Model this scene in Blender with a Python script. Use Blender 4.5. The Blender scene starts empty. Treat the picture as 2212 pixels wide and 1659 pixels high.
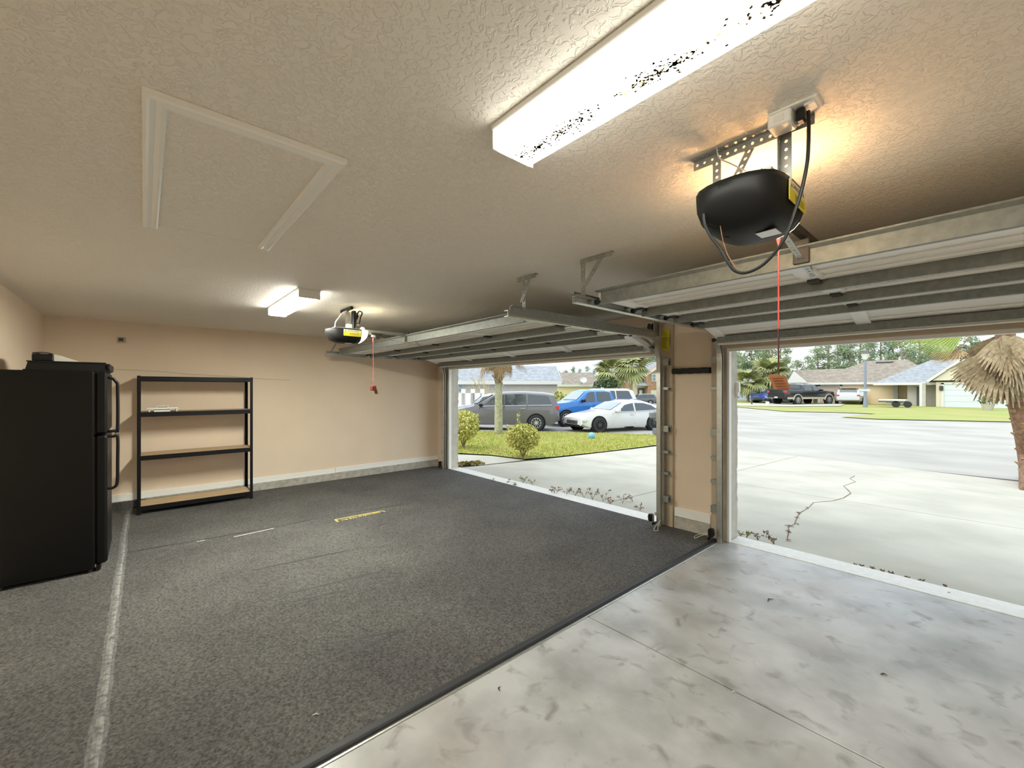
import bpy, math, random
from mathutils import Vector, Matrix, noise
random.seed(7)
C = bpy.context.scene.collection
PI = math.pi
# ------------------------------------------------------------------ camera, sky, sun, exposure
YAW = math.radians(48.7); FPX = 905.0; HC = 1.68; CX = 1106.0; CY = 841.0
cam = bpy.data.cameras.new('camera'); cam_o = bpy.data.objects.new('camera', cam); C.objects.link(cam_o)
cam_o.location = (0, 0, HC); cam_o.rotation_euler = (PI/2, 0, YAW)
cam.sensor_width = 36; cam.lens = 36*FPX/2212; cam.shift_y = (CY-829.5)/2212; cam.clip_start = .02; cam.clip_end = 600
sc = bpy.context.scene; sc.camera = cam_o
sc.view_settings.view_transform = 'Standard'; sc.view_settings.look = 'None'
sc.view_settings.gamma = 1; sc.view_settings.use_curve_mapping = False
sc.view_settings.exposure = 2.1
sc.cycles.max_bounces = 5; sc.cycles.diffuse_bounces = 4; sc.cycles.glossy_bounces = 2; sc.cycles.transmission_bounces = 2; sc.cycles.transparent_max_bounces = 2
sc.cycles.caustics_reflective = False; sc.cycles.caustics_refractive = False; sc.cycles.use_adaptive_sampling = True; sc.cycles.adaptive_threshold = .05; sc.cycles.use_light_tree = False
SKY = .45; SUN = .55; TUBE = 62.0; BULB = 48.0
w = bpy.data.worlds.new('sky'); sc.world = w; w.use_nodes = True
nt = w.node_tree; bg = nt.nodes['Background']; bg.inputs[1].default_value = SKY
tc = nt.nodes.new('ShaderNodeTexCoord'); nz = nt.nodes.new('ShaderNodeTexNoise'); rp = nt.nodes.new('ShaderNodeValToRGB')
nz.inputs['Scale'].default_value = 3.0; nz.inputs['Detail'].default_value = 4
rp.color_ramp.elements[0].position = .42; rp.color_ramp.elements[0].color = (.70, .86, 1, 1)
rp.color_ramp.elements[1].position = .62; rp.color_ramp.elements[1].color = (1, 1, .99, 1)
nt.links.new(tc.outputs['Generated'], nz.inputs['Vector']); nt.links.new(nz.outputs['Fac'], rp.inputs['Fac']); nt.links.new(rp.outputs['Color'], bg.inputs[0])
sun = bpy.data.lights.new('sun', 'SUN'); sun.energy = SUN; sun.angle = math.radians(55); sun.color = (1, .96, .88)
sun_o = bpy.data.objects.new('sun', sun); C.objects.link(sun_o); sun_o.rotation_euler = (math.radians(36), math.radians(-22), 0)

# ------------------------------------------------------------------ pixel helpers (a pixel gives a direction, a known plane gives the distance)
FW = Vector((-math.sin(YAW), math.cos(YAW), 0)); RT = Vector((math.cos(YAW), math.sin(YAW), 0)); UP = Vector((0, 0, 1)); O3 = Vector((0, 0, HC))
def ray(px, py): return FW + RT*((px-CX)/FPX) + UP*((CY-py)/FPX)
def on(ax, v, px, py):
    d = ray(px, py); return O3 + d*((v-O3[ax])/d[ax])
def dep(px, py, d): return O3 + ray(px, py)*d
def lerp(a, b, t): return a+(b-a)*t
def interp(pts, x):
    if x <= pts[0][0]: return pts[0][1]
    for (a, b), (c, d) in zip(pts, pts[1:]):
        if x <= c: return lerp(b, d, (x-a)/(c-a) if c > a else 0)
    return pts[-1][1]
GP = [(5.1, -.03), (15, -.34), (38, -.34), (62, -.2), (400, -.2)]
def G(y): return interp(GP, y)
def gp(px, py, dz=0.0):
    z = -.3; p = None
    for _ in range(25):
        p = on(2, z, px, py); z = .5*z+.5*G(p.y)
    return Vector((p.x, p.y, G(p.y)+dz))

# ------------------------------------------------------------------ mesh helpers
class MB:
    def __init__(s): s.v = []; s.f = []
    def add(s, vs, fs):
        n = len(s.v); s.v += [Vector(q) for q in vs]; s.f += [tuple(n+i for i in f) for f in fs]; return s
    def box(s, x0, x1, y0, y1, z0, z1, M=None):
        vs = [Vector(q) for q in ((x0,y0,z0),(x1,y0,z0),(x1,y1,z0),(x0,y1,z0),(x0,y0,z1),(x1,y0,z1),(x1,y1,z1),(x0,y1,z1))]
        if M: vs = [M @ q for q in vs]
        return s.add(vs, ((0,3,2,1),(4,5,6,7),(0,1,5,4),(1,2,6,5),(2,3,7,6),(3,0,4,7)))
    def cbox(s, x0, x1, y0, y1, z0, z1, b=.01, M=None):      # box with chamfered edges
        vs = []; ix = {}
        for i, (X, sx) in enumerate(((x0, 1), (x1, -1))):
            for j, (Y, sy) in enumerate(((y0, 1), (y1, -1))):
                for k, (Z, sz) in enumerate(((z0, 1), (z1, -1))):
                    for a in range(3):
                        q = Vector((X+(0 if a == 0 else sx*b), Y+(0 if a == 1 else sy*b), Z+(0 if a == 2 else sz*b)))
                        ix[i,j,k,a] = len(vs); vs.append(M @ q if M else q)
        fs = []
        for a in range(3):
            for e in (0, 1):
                def c(u, v): t = [0,0,0]; t[a] = e; o = [q for q in range(3) if q != a]; t[o[0]] = u; t[o[1]] = v; return ix[t[0],t[1],t[2],a]
                q = [c(0,0), c(1,0), c(1,1), c(0,1)]
                fs.append(q if (e == 1) ^ (a == 1) else q[::-1])
        for i in (0,1):
            for j in (0,1):
                for k in (0,1):
                    fs.append([ix[i,j,k,a] for a in range(3)])
        for a in range(3):
            o = [q for q in range(3) if q != a]
            for u in (0,1):
                for v in (0,1):
                    def d(e, ax): t = [0,0,0]; t[a] = e; t[o[0]] = u; t[o[1]] = v; return ix[t[0],t[1],t[2],ax]
                    fs.append([d(0,o[0]), d(1,o[0]), d(1,o[1]), d(0,o[1])])
        return s.add(vs, fs)
    def bar(s, p, q, w, h, up=UP):
        p = Vector(p); q = Vector(q); d = (q-p); L = d.length; d.normalize()
        u = Vector(up); sd = d.cross(u)
        if sd.length < 1e-4: sd = d.cross(Vector((1, 0, 0)))
        sd.normalize(); u = sd.cross(d)
        vs = []
        for e in (p, q):
            for a, b in ((-1,-1),(1,-1),(1,1),(-1,1)): vs.append(e+sd*(a*w/2)+u*(b*h/2))
        return s.add(vs, ((3,2,1,0),(4,5,6,7),(0,1,5,4),(1,2,6,5),(2,3,7,6),(3,0,4,7)))
    def tube(s, pts, r, n=8, cap=True):
        pts = [Vector(q) for q in pts]; rings = []; pu = None
        for i, p in enumerate(pts):
            d = (pts[min(i+1, len(pts)-1)]-pts[max(i-1, 0)]).normalized()
            u = pu if pu else (Vector((0,0,1)) if abs(d.z) < .9 else Vector((1,0,0)))
            u = (u-d*u.dot(d)).normalized(); v = d.cross(u); pu = u
            rr = r[i] if isinstance(r, (list, tuple)) else r
            rings.append([p+(u*math.cos(a*2*PI/n)+v*math.sin(a*2*PI/n))*rr for a in range(n)])
        vs = [q for R in rings for q in R]; fs = []
        for i in range(len(pts)-1):
            for a in range(n): b = (a+1) % n; fs.append((i*n+a, i*n+b, (i+1)*n+b, (i+1)*n+a))
        if cap: fs += [tuple(range(n))[::-1], tuple((len(pts)-1)*n+a for a in range(n))]
        return s.add(vs, fs)
    def lathe(s, prof, n=20, M=None, cap=True):              # prof [(r, z)]
        vs = []; fs = []
        for r, z in prof:
            for a in range(n):
                q = Vector((r*math.cos(a*2*PI/n), r*math.sin(a*2*PI/n), z)); vs.append(M @ q if M else q)
        for i in range(len(prof)-1):
            for a in range(n): b = (a+1) % n; fs.append((i*n+a, i*n+b, (i+1)*n+b, (i+1)*n+a))
        if cap: fs += [tuple(range(n))[::-1], tuple((len(prof)-1)*n+a for a in range(n))]
        return s.add(vs, fs)
    def prism(s, poly, d):                                   # polygon of 3d points, extruded by vector d
        n = len(poly); d = Vector(d); a = [Vector(q) for q in poly]
        return s.add(a+[q+d for q in a], [tuple(range(n))[::-1], tuple(range(n, 2*n))]+[(i, (i+1) % n, n+(i+1) % n, n+i) for i in range(n)])
    def loft(s, rings, closed=True, cap=True):
        n = len(rings[0]); vs = [q for R in rings for q in R]; fs = []
        for i in range(len(rings)-1):
            for a in range(n if closed else n-1): b = (a+1) % n; fs.append((i*n+a, i*n+b, (i+1)*n+b, (i+1)*n+a))
        if cap: fs += [tuple(range(n))[::-1], tuple((len(rings)-1)*n+a for a in range(n))]
        return s.add(vs, fs)
    def perf(s, p, q, wdir, w, th=.003, pitch=.03, r=.0058):   # flat steel strip with a row of round holes
        p = Vector(p); q = Vector(q); d = (q-p); L = d.length; d.normalize(); wd = Vector(wdir).normalized(); nn = d.cross(wd)
        n = max(1, int(L/pitch)); pt = L/n
        for i in range(n):
            c = p+d*(pt*(i+.5)); rect = []; octo = []
            for k in range(8):
                a = k*PI/4; ca, sa = math.cos(a), math.sin(a); m = max(abs(ca), abs(sa))
                rect.append((ca/m*pt/2, sa/m*w/2)); octo.append((ca*r, sa*r))
            for off in (th/2, -th/2):
                vs = [c+d*x+wd*y+nn*off for x, y in rect+octo]
                fs = [(k, (k+1) % 8, 8+(k+1) % 8, 8+k) for k in range(8)]
                s.add(vs, fs if off > 0 else [f[::-1] for f in fs])
            vs = [c+d*x+wd*y+nn*o for o in (th/2, -th/2) for x, y in octo]
            s.add(vs, [(k, (k+1) % 8, 8+(k+1) % 8, 8+k) for k in range(8)])
        for sg in (1, -1):
            e = [p+wd*(sg*w/2)+nn*(th/2), q+wd*(sg*w/2)+nn*(th/2), q+wd*(sg*w/2)-nn*(th/2), p+wd*(sg*w/2)-nn*(th/2)]
            s.add(e, [(0,1,2,3)])
        return s
def root_loc(o):
    v = Vector((0,0,0))
    while o: v += o.location; o = o.parent
    return v
def obj(name, mb, mat, parent=None, smooth=False, local=False, base=False):
    me = bpy.data.meshes.new(name); off = Vector((0,0,0))
    if parent and not local: off = root_loc(parent)
    vs = mb.v; loc = None
    if base and not parent:                                  # single-mesh thing: origin at its base
        xs = [q.x for q in vs]; ys = [q.y for q in vs]; zs = [q.z for q in vs]
        loc = Vector(((min(xs)+max(xs))/2, (min(ys)+max(ys))/2, min(zs))); off = loc
    me.from_pydata([q-off for q in vs], [], mb.f); me.update()
    if smooth:
        me.polygons.foreach_set('use_smooth', [True]*len(me.polygons))
    o = bpy.data.objects.new(name, me); C.objects.link(o)
    if mat: me.materials.append(mat)
    if parent: o.parent = parent
    if loc: o.location = loc
    return o
def tag(o, label, cat, group=None, kind=None):
    o['label'] = label; o['category'] = cat
    if group: o['group'] = group
    if kind: o['kind'] = kind
    return o
def struct(name, mb, mat, parent=None, label=None):
    o = obj(name, mb, mat, parent)
    if not parent: o['kind'] = 'structure'
    if label: o['label'] = label
    return o
def thing(name, label, cat, loc=(0,0,0), rz=0, group=None):
    o = bpy.data.objects.new(name, None); C.objects.link(o); o.empty_display_size = .1
    o.location = loc; o.rotation_euler = (0,0,rz); return tag(o, label, cat, group)
def copy_tree(o, parent=None):
    c = o.copy(); C.objects.link(c); c.parent = parent
    for ch in list(o.children): copy_tree(ch, c)
    return c
def share(name, src, parent, loc=None, rot=None, scale=None):
    o = bpy.data.objects.new(name, src.data); C.objects.link(o); o.parent = parent
    if loc is not None: o.location = loc
    if rot is not None: o.rotation_euler = rot
    if scale is not None: o.scale = scale
    return o
def catmull(pts, n=6):
    pts = [Vector(q) for q in pts]; out = []
    P = [pts[0]*2-pts[1]]+pts+[pts[-1]*2-pts[-2]]
    for i in range(1, len(P)-2):
        for k in range(n):
            t = k/n; a, b, c, d = P[i-1], P[i], P[i+1], P[i+2]
            out.append(.5*((2*b)+(c-a)*t+(2*a-5*b+4*c-d)*t*t+(3*b-a-3*c+d)*t**3))
    return out+[pts[-1]]
def text(name, s, size, mat, parent, M, ext=.0005):
    cu = bpy.data.curves.new(name, 'FONT'); cu.body = s; cu.size = size; cu.extrude = ext; cu.align_x = 'CENTER'; cu.align_y = 'CENTER'
    tmp = bpy.data.objects.new(name, cu); C.objects.link(tmp); dg = bpy.context.evaluated_depsgraph_get()
    me = bpy.data.meshes.new_from_object(tmp.evaluated_get(dg)); bpy.data.objects.remove(tmp); bpy.data.curves.remove(cu)
    me.materials.clear(); me.materials.append(mat); o = bpy.data.objects.new(name, me); C.objects.link(o); o.parent = parent
    o.matrix_local = M; return o

# ------------------------------------------------------------------ materials
def mat(name, col, rough=.6, metal=0, noise_scale=0, noise_amt=.15, col2=None, bump=0, bump_scale=60, spec=.5, emit=0, ecol=None, detail=5, ramp=(.35,.65), trans=0, alpha=1, stretch=None, coat=0):
    m = bpy.data.materials.new(name); m.use_nodes = True; t = m.node_tree; b = t.nodes['Principled BSDF']
    b.inputs['Base Color'].default_value = (*col, 1); b.inputs['Roughness'].default_value = rough; b.inputs['Metallic'].default_value = metal
    b.inputs['Specular IOR Level'].default_value = spec; b.inputs['Transmission Weight'].default_value = trans; b.inputs['Alpha'].default_value = alpha
    b.inputs['Coat Weight'].default_value = coat
    if emit: b.inputs['Emission Color'].default_value = (*(ecol or col), 1); b.inputs['Emission Strength'].default_value = emit
    tc = t.nodes.new('ShaderNodeTexCoord'); vec = tc.outputs['Object']
    if stretch:
        mp = t.nodes.new('ShaderNodeMapping'); mp.inputs['Scale'].default_value = stretch; t.links.new(vec, mp.inputs['Vector']); vec = mp.outputs['Vector']
    if noise_scale:
        n = t.nodes.new('ShaderNodeTexNoise'); n.inputs['Scale'].default_value = noise_scale; n.inputs['Detail'].default_value = detail
        r = t.nodes.new('ShaderNodeValToRGB'); c2 = col2 or tuple(max(0, c*(1-noise_amt)) for c in col)
        r.color_ramp.elements[0].position = ramp[0]; r.color_ramp.elements[1].position = ramp[1]
        r.color_ramp.elements[0].color = (*c2, 1); r.color_ramp.elements[1].color = (*col, 1)
        t.links.new(vec, n.inputs['Vector']); t.links.new(n.outputs['Fac'], r.inputs['Fac']); t.links.new(r.outputs['Color'], b.inputs['Base Color'])
    if bump:
        n2 = t.nodes.new('ShaderNodeTexNoise'); n2.inputs['Scale'].default_value = bump_scale; n2.inputs['Detail'].default_value = 4
        bp = t.nodes.new('ShaderNodeBump'); bp.inputs['Strength'].default_value = 1; bp.inputs['Distance'].default_value = bump
        t.links.new(vec, n2.inputs['Vector']); t.links.new(n2.outputs['Fac'], bp.inputs['Height']); t.links.new(bp.outputs['Normal'], b.inputs['Normal'])
    return m
M = {}
M['wall'] = mat('beige_paint', (.82,.67,.51), .7, noise_scale=1.2, noise_amt=.06, bump=.0012, bump_scale=90)
M['ceiling'] = mat('knockdown_ceiling', (.86,.81,.735), .75)
def knock(m):
    t = m.node_tree; b = t.nodes['Principled BSDF']; tc = t.nodes.new('ShaderNodeTexCoord')
    n = t.nodes.new('ShaderNodeTexNoise'); n.inputs['Scale'].default_value = 36; n.inputs['Detail'].default_value = 3.5; n.inputs['Distortion'].default_value = 1.1
    r = t.nodes.new('ShaderNodeValToRGB'); r.color_ramp.elements[0].position = .47; r.color_ramp.elements[1].position = .56
    bp = t.nodes.new('ShaderNodeBump'); bp.inputs['Distance'].default_value = .0022; bp.inputs['Strength'].default_value = 1
    t.links.new(tc.outputs['Object'], n.inputs['Vector']); t.links.new(n.outputs['Fac'], r.inputs['Fac']); t.links.new(r.outputs['Color'], bp.inputs['Height']); t.links.new(bp.outputs['Normal'], b.inputs['Normal'])
knock(M['ceiling'])
M['trim'] = mat('white_trim', (.88,.87,.83), .45)
M['boardpaint'] = mat('beige_board', (.56,.46,.33), .6, noise_scale=6, noise_amt=.12, bump=.0008, bump_scale=40)
M['stucco'] = mat('stucco', (.62,.58,.50), .9, noise_scale=9, noise_amt=.12, bump=.006, bump_scale=45)
M['plinth'] = mat('rough_concrete', (.52,.49,.42), .9, noise_scale=14, noise_amt=.3, bump=.003, bump_scale=60)
M['slab'] = mat('sealed_concrete', (.48,.485,.485), .33, noise_scale=2.2, col2=(.29,.288,.28), detail=12, ramp=(.34,.60), bump=.0006, bump_scale=30)
def stain(m, col, scale, lo, hi):
    t = m.node_tree; b = t.nodes['Principled BSDF']; src = b.inputs['Base Color'].links[0].from_socket; tc = t.nodes.new('ShaderNodeTexCoord')
    n = t.nodes.new('ShaderNodeTexNoise'); n.inputs['Scale'].default_value = scale; n.inputs['Detail'].default_value = 7; n.inputs['Distortion'].default_value = .6
    r = t.nodes.new('ShaderNodeValToRGB'); r.color_ramp.elements[0].position = lo; r.color_ramp.elements[1].position = hi
    mx = t.nodes.new('ShaderNodeMix'); mx.data_type = 'RGBA'; mx.inputs['B'].default_value = (*col, 1)
    t.links.new(tc.outputs['Object'], n.inputs['Vector']); t.links.new(n.outputs['Fac'], r.inputs['Fac']); t.links.new(r.outputs['Color'], mx.inputs['Factor']); t.links.new(src, mx.inputs['A']); t.links.new(mx.outputs['Result'], b.inputs['Base Color'])
stain(M['slab'], (.34,.29,.245), .9, .55, .80); stain(M['slab'], (.24,.225,.21), 7, .56, .72)
M['gap'] = mat('joint_dark', (.05,.045,.04), .9)
M['drive'] = mat('driveway_concrete', (.49,.47,.40), .85, noise_scale=1.1, col2=(.40,.385,.325), detail=10, bump=.002, bump_scale=80)
M['road'] = mat('worn_asphalt', (.43,.41,.37), .9, noise_scale=.55, col2=(.32,.31,.285), detail=10, ramp=(.3,.65), stretch=(.7,1.1,1))
M['sill'] = mat('threshold_paint', (.78,.77,.73), .6, noise_scale=20, noise_amt=.1)
M['white'] = mat('white_plastic', (.80,.79,.74), .4)
M['doorwhite'] = mat('white_door_steel', (.92,.92,.90), .4)
M['galv'] = mat('galvanised_steel', (.42,.43,.40), .45, .75, noise_scale=25, noise_amt=.18)
M['galvlight'] = mat('galvanised_track', (.62,.62,.58), .35, .8, noise_scale=18, noise_amt=.12)
M['strut'] = mat('galvanised_strut', (.27,.28,.26), .55, .3, noise_scale=30, noise_amt=.2)
M['dark'] = mat('dark_steel', (.06,.055,.05), .5, .3)
M['black'] = mat('black_plastic', (.008,.008,.008), .45, spec=.3)
M['blackm'] = mat('black_powder_coat', (.007,.0065,.008), .5, spec=.2)
M['fridge'] = mat('black_enamel', (.005,.0048,.0045), .42, bump=.0004, bump_scale=220, spec=.18)
M['chrome'] = mat('chrome', (.7,.7,.7), .15, 1)
M['brass'] = mat('pale_metal', (.6,.55,.4), .35, .8)
M['mdf'] = mat('particle_board', (.60,.43,.25), .7, noise_scale=30, noise_amt=.25, stretch=(1,.15,1))
M['paper'] = mat('paper_white', (.75,.72,.64), .7)
M['wire'] = mat('grey_wire', (.45,.40,.33), .6)
M['redcord'] = mat('red_cord', (.55,.075,.07), .6)
M['darkcord'] = mat('dark_cord', (.07,.02,.02), .6)
M['redplastic'] = mat('red_plastic', (.13,.016,.013), .4)
M['orange'] = mat('orange_tag', (.30,.115,.045), .6, noise_scale=40, noise_amt=.15)
M['orangeline'] = mat('orange_tag_print', (.19,.06,.022), .6)
M['yellow'] = mat('yellow_label', (.62,.52,.02), .6)
M['yellowpr'] = mat('yellow_print', (.32,.27,.01), .6)
M['cream'] = mat('cream_label', (.72,.66,.42), .6)
M['olive'] = mat('olive_print', (.16,.14,.02), .6)
M['letter'] = mat('yellow_lettering', (.80,.66,.16), .7)
M['rubber'] = mat('black_rubber', (.02,.02,.022), .6)
def mat_mat():
    m = mat('felt_mat', (.172,.167,.163), .95, noise_scale=70, col2=(.058,.056,.055), detail=6, ramp=(.32,.7), bump=.004, bump_scale=160, spec=.25)
    t = m.node_tree; b = t.nodes['Principled BSDF']; tc = t.nodes.new('ShaderNodeTexCoord')
    src = b.inputs['Base Color'].links[0].from_socket
    big = t.nodes.new('ShaderNodeTexNoise'); big.inputs['Scale'].default_value = 1.3; big.inputs['Detail'].default_value = 6
    mx = t.nodes.new('ShaderNodeMix'); mx.data_type = 'RGBA'; mx.blend_type = 'MULTIPLY'; mx.inputs['Factor'].default_value = 1
    rr = t.nodes.new('ShaderNodeValToRGB'); rr.color_ramp.elements[0].position = .3; rr.color_ramp.elements[0].color = (.72,.70,.70,1); rr.color_ramp.elements[1].position = .7; rr.color_ramp.elements[1].color = (1.05,1.04,1,1)
    t.links.new(tc.outputs['Object'], big.inputs['Vector']); t.links.new(big.outputs['Fac'], rr.inputs['Fac'])
    t.links.new(src, mx.inputs['A']); t.links.new(rr.outputs['Color'], mx.inputs['B']); t.links.new(mx.outputs['Result'], b.inputs['Base Color'])
    return m
M['mat'] = mat_mat()
M['dustline'] = mat('dusty_crease', (.27,.27,.262), .95, noise_scale=30, col2=(.09,.09,.088), detail=6, ramp=(.3,.6))

# ================================================================== the garage shell
XL, XR, YB, YF, YO, ZC = -8.0, 1.1, -.97, 4.85, 5.05, 2.63
D1 = (-7.52, -2.69); D2 = (-1.90, .55); ZH = 2.13
m = MB().box(XL-.2, XR+.2, YB-.2, YO, -.25, -.02); fl = struct('floor', m, M['gap'])
m = MB().cbox(-3.2, XR, YB, 2.467, -.03, 0, .003); obj('slab', m, M['slab'], fl)
m = MB().cbox(-3.2, XR, 2.475, YF-.02, -.03, 0, .003); obj('slab', m, M['slab'], fl)
m = MB().cbox(XL, -3.206, YB, YF-.02, -.03, 0, .003); obj('slab', m, M['slab'], fl)
m = MB().box(XL-.2, XL, YB-.2, YO, 0, ZC); struct('wall_left', m, M['wall'])
m = MB().box(XL, XR, YB-.2, YB, 0, ZC); struct('wall_back', m, M['wall'])
m = MB().box(XR, XR+.2, YB-.2, YO, 0, ZC); struct('wall_right', m, M['wall'])
m = MB()
for a, b in ((XL, D1[0]), (D1[1], D2[0]), (D2[1], XR)): m.box(a, b, YF, YO-.07, 0, ZC)
for a, b in (D1, D2): m.box(a, b, YF, YO-.07, ZH, ZC)
wf = struct('wall_front', m, M['wall'])
m = MB()
for a, b in ((XL-.6, D1[0]), (D1[1], D2[0]), (D2[1], XR+.6)): m.box(a, b, YO-.07, YO, -.12, ZC+.3)
for a, b in (D1, D2): m.box(a, b, YO-.07, YO, ZH, ZC+.3)
struct('wall_outside', m, M['stucco'])
# rough edge of the stucco return beside the second opening, and the returns of both openings
def rough_return(x, sgn):
    m = MB(); n = 40; rows = []
    for i in range(n+1):
        z = -.06+i*(ZH+.06)/n; j = random.uniform(-.012, .02)
        rows.append([Vector((x, YF+.03, z)), Vector((x+sgn*.004, YO-.02, z)), Vector((x+sgn*.012, YO+j+.01, z)), Vector((x-sgn*.05, YO+j+.012, z))])
    m.loft(rows, closed=False, cap=False); return m
obj('stucco_return', rough_return(D1[0]+.002, 1), M['stucco'], wf); obj('stucco_return', rough_return(D2[0]+.002, 1), M['stucco'], wf)
m = MB().box(XL-.8, XR+.8, YB-.6, YO+.05, ZC, ZC+.12); ce = struct('ceiling', m, M['ceiling'])
m = MB().box(XL-.9, XR+.9, YB-.7, YO+.35, ZC+.3, ZC+.42); struct('roof', m, M['stucco'])
# plinth and baseboards
m = MB(); y0, y1 = YB, YF
m.add([(XL,y0,0),(XL+.03,y0,0),(XL+.03,y1,0),(XL,y1,0),(XL,y0,.118),(XL+.03,y0,.118),(XL+.03,y1,.147),(XL,y1,.147)], ((0,3,2,1),(4,5,6,7),(0,1,5,4),(1,2,6,5),(2,3,7,6),(3,0,4,7)))
struct('trim_1', m, M['plinth'])
m = MB().cbox(XL, XL+.016, YB, 2.66, .118, .215, .003).cbox(XL, XL+.016, 2.664, YF, .135, .228, .003); struct('baseboard_left', m, M['trim'])
m = MB().cbox(XL, XR, YB, YB+.016, 0, .1, .003); struct('baseboard_back', m, M['trim'])
m = MB().cbox(-2.52, -2.09, YF-.014, YF, .145, .255, .003); struct('baseboard_front', m, M['trim'])
m = MB().cbox(-2.52, -2.09, YF-.02, YF, 0, .14, .004); struct('trim_2', m, M['plinth'])
# jamb boards of the openings
n = 3
for a, b in ((-7.66, D1[0]), (D1[1], -2.53), (-2.07, D2[0]), (D2[1], .7)):
    m = MB().cbox(a, b, YF-.035, YF, 0 if n > 3 else .05, ZC-.02 if n in (4, 5) else 2.45, .004); struct('trim_%d' % n, m, M['boardpaint']); n += 1
for a, b in (D1, D2):
    m = MB().cbox(a-.1, b+.1, YF-.038, YF-.003, ZH, ZH+.22, .004); struct('trim_%d' % n, m, M['boardpaint']); n += 1
# white weather stop on the jambs
for x0, x1 in ((D1[0]-.004, D1[0]+.03), (D2[0]-.004, D2[0]+.022)):
    m = MB().cbox(x0, x1, YF-.035, YF+.03, 0, ZH, .003); struct('trim_%d' % n, m, M['trim']); n += 1
for a, b in (D1, D2):
    m = MB().cbox(a, b, YF-.03, YF+.03, ZH-.035, ZH, .003); struct('trim_%d' % n, m, M['trim']); n += 1
# door thresholds
for a, b in (D1, D2):
    m = MB().cbox(a+.01, b-.01, YF-.015, YO+.06, -.06, .004, .004); struct('trim_%d' % n, m, M['sill']); n += 1

# ================================================================== ground outside
def patch(polys, dz, ny=1):
    m = MB()
    for poly in polys:
        vs = [Vector((q.x, q.y, G(q.y)+dz)) for q in poly]; m.add(vs, [tuple(range(len(vs)))])
    return m
m = MB(); ys = [5.05, 5.1, 8, 12, 15, 25, 38, 50, 62, 120, 400]; rows = [[Vector((x, y, G(y)-.02)) for x in (-300, 300)] for y in ys]
m.loft(rows, closed=False, cap=False); struct('road', m, M['road'])
# driveway slabs with joints (each slab a piece of its own)
dr = struct('driveway', MB().add([(-8.6,5.06,G(5.1)-.016),(1.6,5.06,G(5.1)-.016),(2.2,14.6,G(14.6)-.016),(-7.9,14.6,G(14.6)-.016)], [(0,1,2,3)]), M['gap'])
yj = [5.115, 8.6, 11.75, 14.55]; xj = [-8.6, -3.8, 1.6]
LE = sorted((q.y, q.x) for q in (gp(1138,994.5), gp(1200,989), gp(1310,977), gp(1422,963), gp(1470,957)))
def lawn_edge(y): return interp([(5, LE[0][1])]+LE, y)
for i in range(3):
    for k in range(2):
        a, b = yj[i]+.009, yj[i+1]-.009; q = .009
        x0a = lawn_edge(a) if k == 0 else xj[k]; x0b = lawn_edge(b) if k == 0 else xj[k]
        e = .25 if i == 2 else 0
        vs = [(x0a+q, a), (xj[k+1]-q, a), (xj[k+1]-q, b+(e if k < 1 else (-.5 if i == 2 else 0))), (x0b+q, b+(e*1.6 if k == 0 else e))]
        obj('driveway_slab', MB().prism([(x, y, G(y)-.012) for x, y in vs], (0,0,.013)), M['drive'], dr)
# front walk curving off to the left
pw = [gp(975,981), gp(1060,985), gp(1135,994), Vector((LE[0][1]-.02,6.6,0)), Vector((LE[0][1]-.02,5.75,0)), Vector((-8.6,5.5,0)), Vector((-12.5,5.5,0))]
obj('walk_slab', patch([pw], .004), M['drive'], dr)
# crack across the driveway
cp_ = [(1700,1166),(1704,1150),(1703,1138),(1716,1133),(1722,1118),(1728,1108),(1746,1098),(1757,1086),(1800,1082),(1822,1076),(1838,1066),(1831,1058),(1822,1050),(1848,1041),(1836,1034),(1846,1028)]
pts = [gp(*q) for q in cp_]; L_, R_ = [], []
for i, p in enumerate(pts):
    d = (pts[min(i+1, len(pts)-1)]-pts[max(i-1,0)]).normalized(); s = Vector((-d.y, d.x, 0)); wd = random.uniform(.004, .010)
    L_.append(Vector((p.x+s.x*wd, p.y+s.y*wd, G(p.y)+.004))); R_.append(Vector((p.x-s.x*wd, p.y-s.y*wd, G(p.y)+.004)))
M['crack'] = mat('crack_dirt', (.24,.17,.12), .9, noise_scale=40, noise_amt=.5)
obj('crack', MB().loft([[a, b] for a, b in zip(L_, R_)], closed=False, cap=False), M['crack'], dr)
M['leafdead'] = mat('dead_leaf', (.22,.10,.05), .8, noise_scale=60, noise_amt=.4)
for i in range(9):
    p = lerp(pts[0], pts[6], i/8.5)
    j = min(range(16), key=lambda k: abs(pts[k].y-p.y)); p = pts[j]+Vector((random.uniform(-.03,.03), random.uniform(-.05,.05), 0))
    a = random.random()*6; l, h = random.uniform(.03,.06), random.uniform(.012,.02); z = G(p.y)+.006
    q = [(l,0,0),(0,h,.012),(-l,0,.004),(0,-h,.01)]
    q = [(p.x+x*math.cos(a)-y*math.sin(a), p.y+x*math.sin(a)+y*math.cos(a), z+k) for x, y, k in q]
    tag(obj('dead_leaf', MB().prism(q, (0,0,.002)), M['leafdead'], base=True), 'small curled brown leaf lying along the driveway crack', 'leaf', 'leaves in the driveway crack')
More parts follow.
